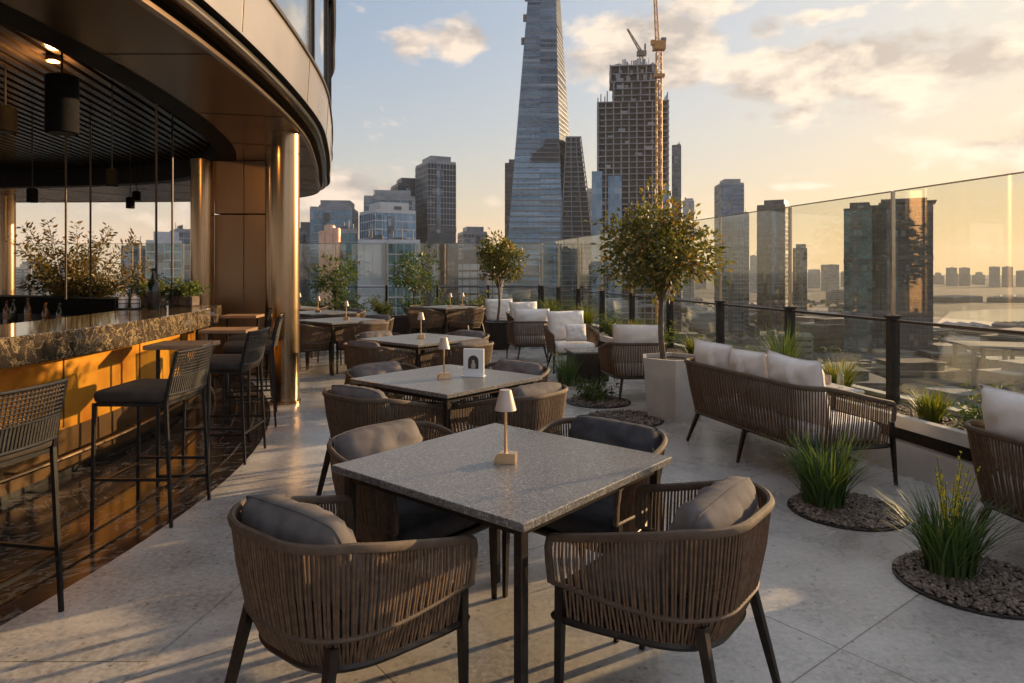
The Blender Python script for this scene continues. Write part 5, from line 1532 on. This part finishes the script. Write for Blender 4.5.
for d in (300, 420, 560):
    for k in range(6):
        px = 300+(k+rr.uniform(.2,.8))*330/6; c = rr.choice([0,1,2,3]); kd = rr.choice(kinds)
        z = next(t_ for lim, t_ in left_zone if px <= lim)
        dw = next(t_ for lim, t_ in depth_words if d <= lim)
        lb = f'{dw} {words[c]} {kd[1]} block {z}'
        if lb in seen: continue
        seen.add(lb); i += 1
        low_block(lb, px, d-40, rr.uniform(16,28), rr.uniform(12,20), rr.uniform(16,34), rr.uniform(-20,20), bodies[c], bodies[rr.choice([0,1,2])], kd[0], i)
# white canopied hall at the right
root = empty('pavilion','white flat canopied hall on tall piers at the right edge','building',(px2x(1015,330),335,GZ),R(-12),None)
m = MB(); m.box((0,0,24.5), (44,26,1.3), 0, .3); m.build('canopy_roof', M['roof_beige'], root)
for x in (-19,-6,7,19):
    for y in (-11,11):
        m = MB(); m.box((x,y,11.9), (1.6,1.6,23.8)); m.build('pier', M['roof_beige'], root)
m = MB(); m.box((4,2,9), (28,16,18)); m.build('hall', M['f_grey'], root)
# far skyline
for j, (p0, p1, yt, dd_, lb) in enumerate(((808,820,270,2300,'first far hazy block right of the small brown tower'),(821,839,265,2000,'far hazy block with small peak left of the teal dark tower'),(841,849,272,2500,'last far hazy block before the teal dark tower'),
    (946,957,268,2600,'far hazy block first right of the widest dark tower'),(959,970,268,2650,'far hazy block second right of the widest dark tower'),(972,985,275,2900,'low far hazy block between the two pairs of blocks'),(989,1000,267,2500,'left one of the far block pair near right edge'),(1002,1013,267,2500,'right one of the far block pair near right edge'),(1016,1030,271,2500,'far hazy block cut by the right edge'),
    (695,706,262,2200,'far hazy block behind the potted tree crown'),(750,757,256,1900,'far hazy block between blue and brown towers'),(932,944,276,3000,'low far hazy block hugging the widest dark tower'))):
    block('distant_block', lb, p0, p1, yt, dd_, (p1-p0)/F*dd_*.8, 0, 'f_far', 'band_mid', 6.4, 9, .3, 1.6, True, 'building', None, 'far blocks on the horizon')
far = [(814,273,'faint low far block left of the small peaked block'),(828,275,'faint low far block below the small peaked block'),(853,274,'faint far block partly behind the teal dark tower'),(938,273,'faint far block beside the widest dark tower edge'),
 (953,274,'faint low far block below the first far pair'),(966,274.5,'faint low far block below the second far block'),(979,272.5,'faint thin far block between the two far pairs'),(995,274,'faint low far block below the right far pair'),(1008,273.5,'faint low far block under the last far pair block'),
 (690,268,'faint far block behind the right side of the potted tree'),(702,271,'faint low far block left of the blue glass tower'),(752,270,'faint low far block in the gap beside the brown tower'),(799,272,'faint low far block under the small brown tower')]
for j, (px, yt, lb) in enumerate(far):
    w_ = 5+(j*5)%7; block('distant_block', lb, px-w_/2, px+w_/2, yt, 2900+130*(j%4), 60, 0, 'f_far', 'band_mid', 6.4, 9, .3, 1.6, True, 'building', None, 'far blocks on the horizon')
rr = random.Random(9)
hill = MB()
for ring in ((3600,16,30),(5200,26,55)):
    N = 90; A_ = []; B_ = []; C_ = []
    for k in range(N+1):
        a = R(-62)+R(124)*k/N; hgt = ring[1]+ (ring[2]-ring[1])*(.5+.5*sin(k*.37+ring[0]))*(.5+.5*sin(k*.113+2))
        A_.append((ring[0]*sin(a), ring[0]*cos(a), GZ)); B_.append((1.12*ring[0]*sin(a), 1.12*ring[0]*cos(a), GZ+hgt)); C_.append((1.3*ring[0]*sin(a), 1.3*ring[0]*cos(a), GZ))
    hill.strip(A_, B_); hill.strip(B_, C_)
tag(hill.build('hills', M['ground']), kind='structure')
# river
def water(name, pts): 
    m = MB(); m.add([(x,y,GZ+.5) for x,y in pts], [tuple(range(len(pts)))]); tag(m.build(name, M['water']), kind='structure')
def gp(px, y): d = F*(EYE-GZ)/(y-270); return (px2x(px,d), d)
water('river', [gp(936,324), gp(1010,330), gp(1200,336), gp(1500,338), gp(1500,312), gp(1200,309), gp(1000,309), gp(950,312)])
water('lagoon', [gp(990,297.5), gp(1300,299), gp(1300,294.5), gp(1000,294.8)])
# streets
m = MB()
def road(p, q, w):
    p, q = Vector(p), Vector(q); t_ = (q-p).normalized(); n_ = Vector((-t_.y,t_.x))*w/2
    m.add([(*(p-n_),GZ+.3),(*(q-n_),GZ+.3),(*(q+n_),GZ+.3),(*(p+n_),GZ+.3)], [(0,1,2,3)])
    
for (p, q, w) in (((-60,160),(420,250),14),((60,300),(800,420),16),((120,120),(330,900),12),((230,150),(640,1000),12),((150,520),(900,600),18),((20,200),(60,900),12),((-200,330),(120,380),12)):
    road(p, q, w)
tag(m.build('road', M['asphalt']), kind='structure')
# trees among the city blocks, too many and far to count
m = MB(); rr = random.Random(31)
for i in range(1300):
    d = 150+1100*rr.random()**1.7; px = rr.uniform(560,1080); x = px2x(px,d)
    if d > 620 and px > 900: continue
    s = rr.uniform(1.8,3.6)*(1+d/1800)
    for j in range(5):
        o = rv(rr)*s*.6; T = Matrix.Translation((x+o.x, d+o.y, GZ+s*.7+o.z*.5+1.5))
        vs = [(cos(2*pi*k/6)*s*.62*kk*rr.uniform(.7,1.2), sin(2*pi*k/6)*s*.62*kk*rr.uniform(.7,1.2), z*s*.55) for (z,kk) in ((-.7,.55),(0,1),(.7,.6)) for k in range(6)]
        m.add(vs, [(k,(k+1)%6,6+(k+1)%6,6+k) for k in range(6)]+[(6+k,6+(k+1)%6,12+(k+1)%6,12+k) for k in range(6)]+[(12,13,14,15,16,17)], False, T)
tag(m.build('city_trees', M['trees_far']), 'dark green tree canopies scattered among the low city blocks', 'trees', None, 'stuff')

# ------------------------------------------------------------------ air
hz = MB(); hz.box((0,0,(GZ-1+262)/2), (16600,16600,262-(GZ-1)))
hm = bpy.data.materials.new('haze'); hm.use_nodes = True; nt = hm.node_tree
nt.nodes.remove(nt.nodes['Principled BSDF'])
pv = nt.nodes.new('ShaderNodeVolumePrincipled'); pv.inputs['Color'].default_value = (.93,.92,.90,1)
pv.inputs['Density'].default_value = .00006; pv.inputs['Anisotropy'].default_value = .15
nt.links.new(pv.outputs[0], nt.nodes['Material Output'].inputs['Volume'])
tag(hz.build('haze', hm), 'pale golden haze over the far city', 'haze', None, 'stuff')
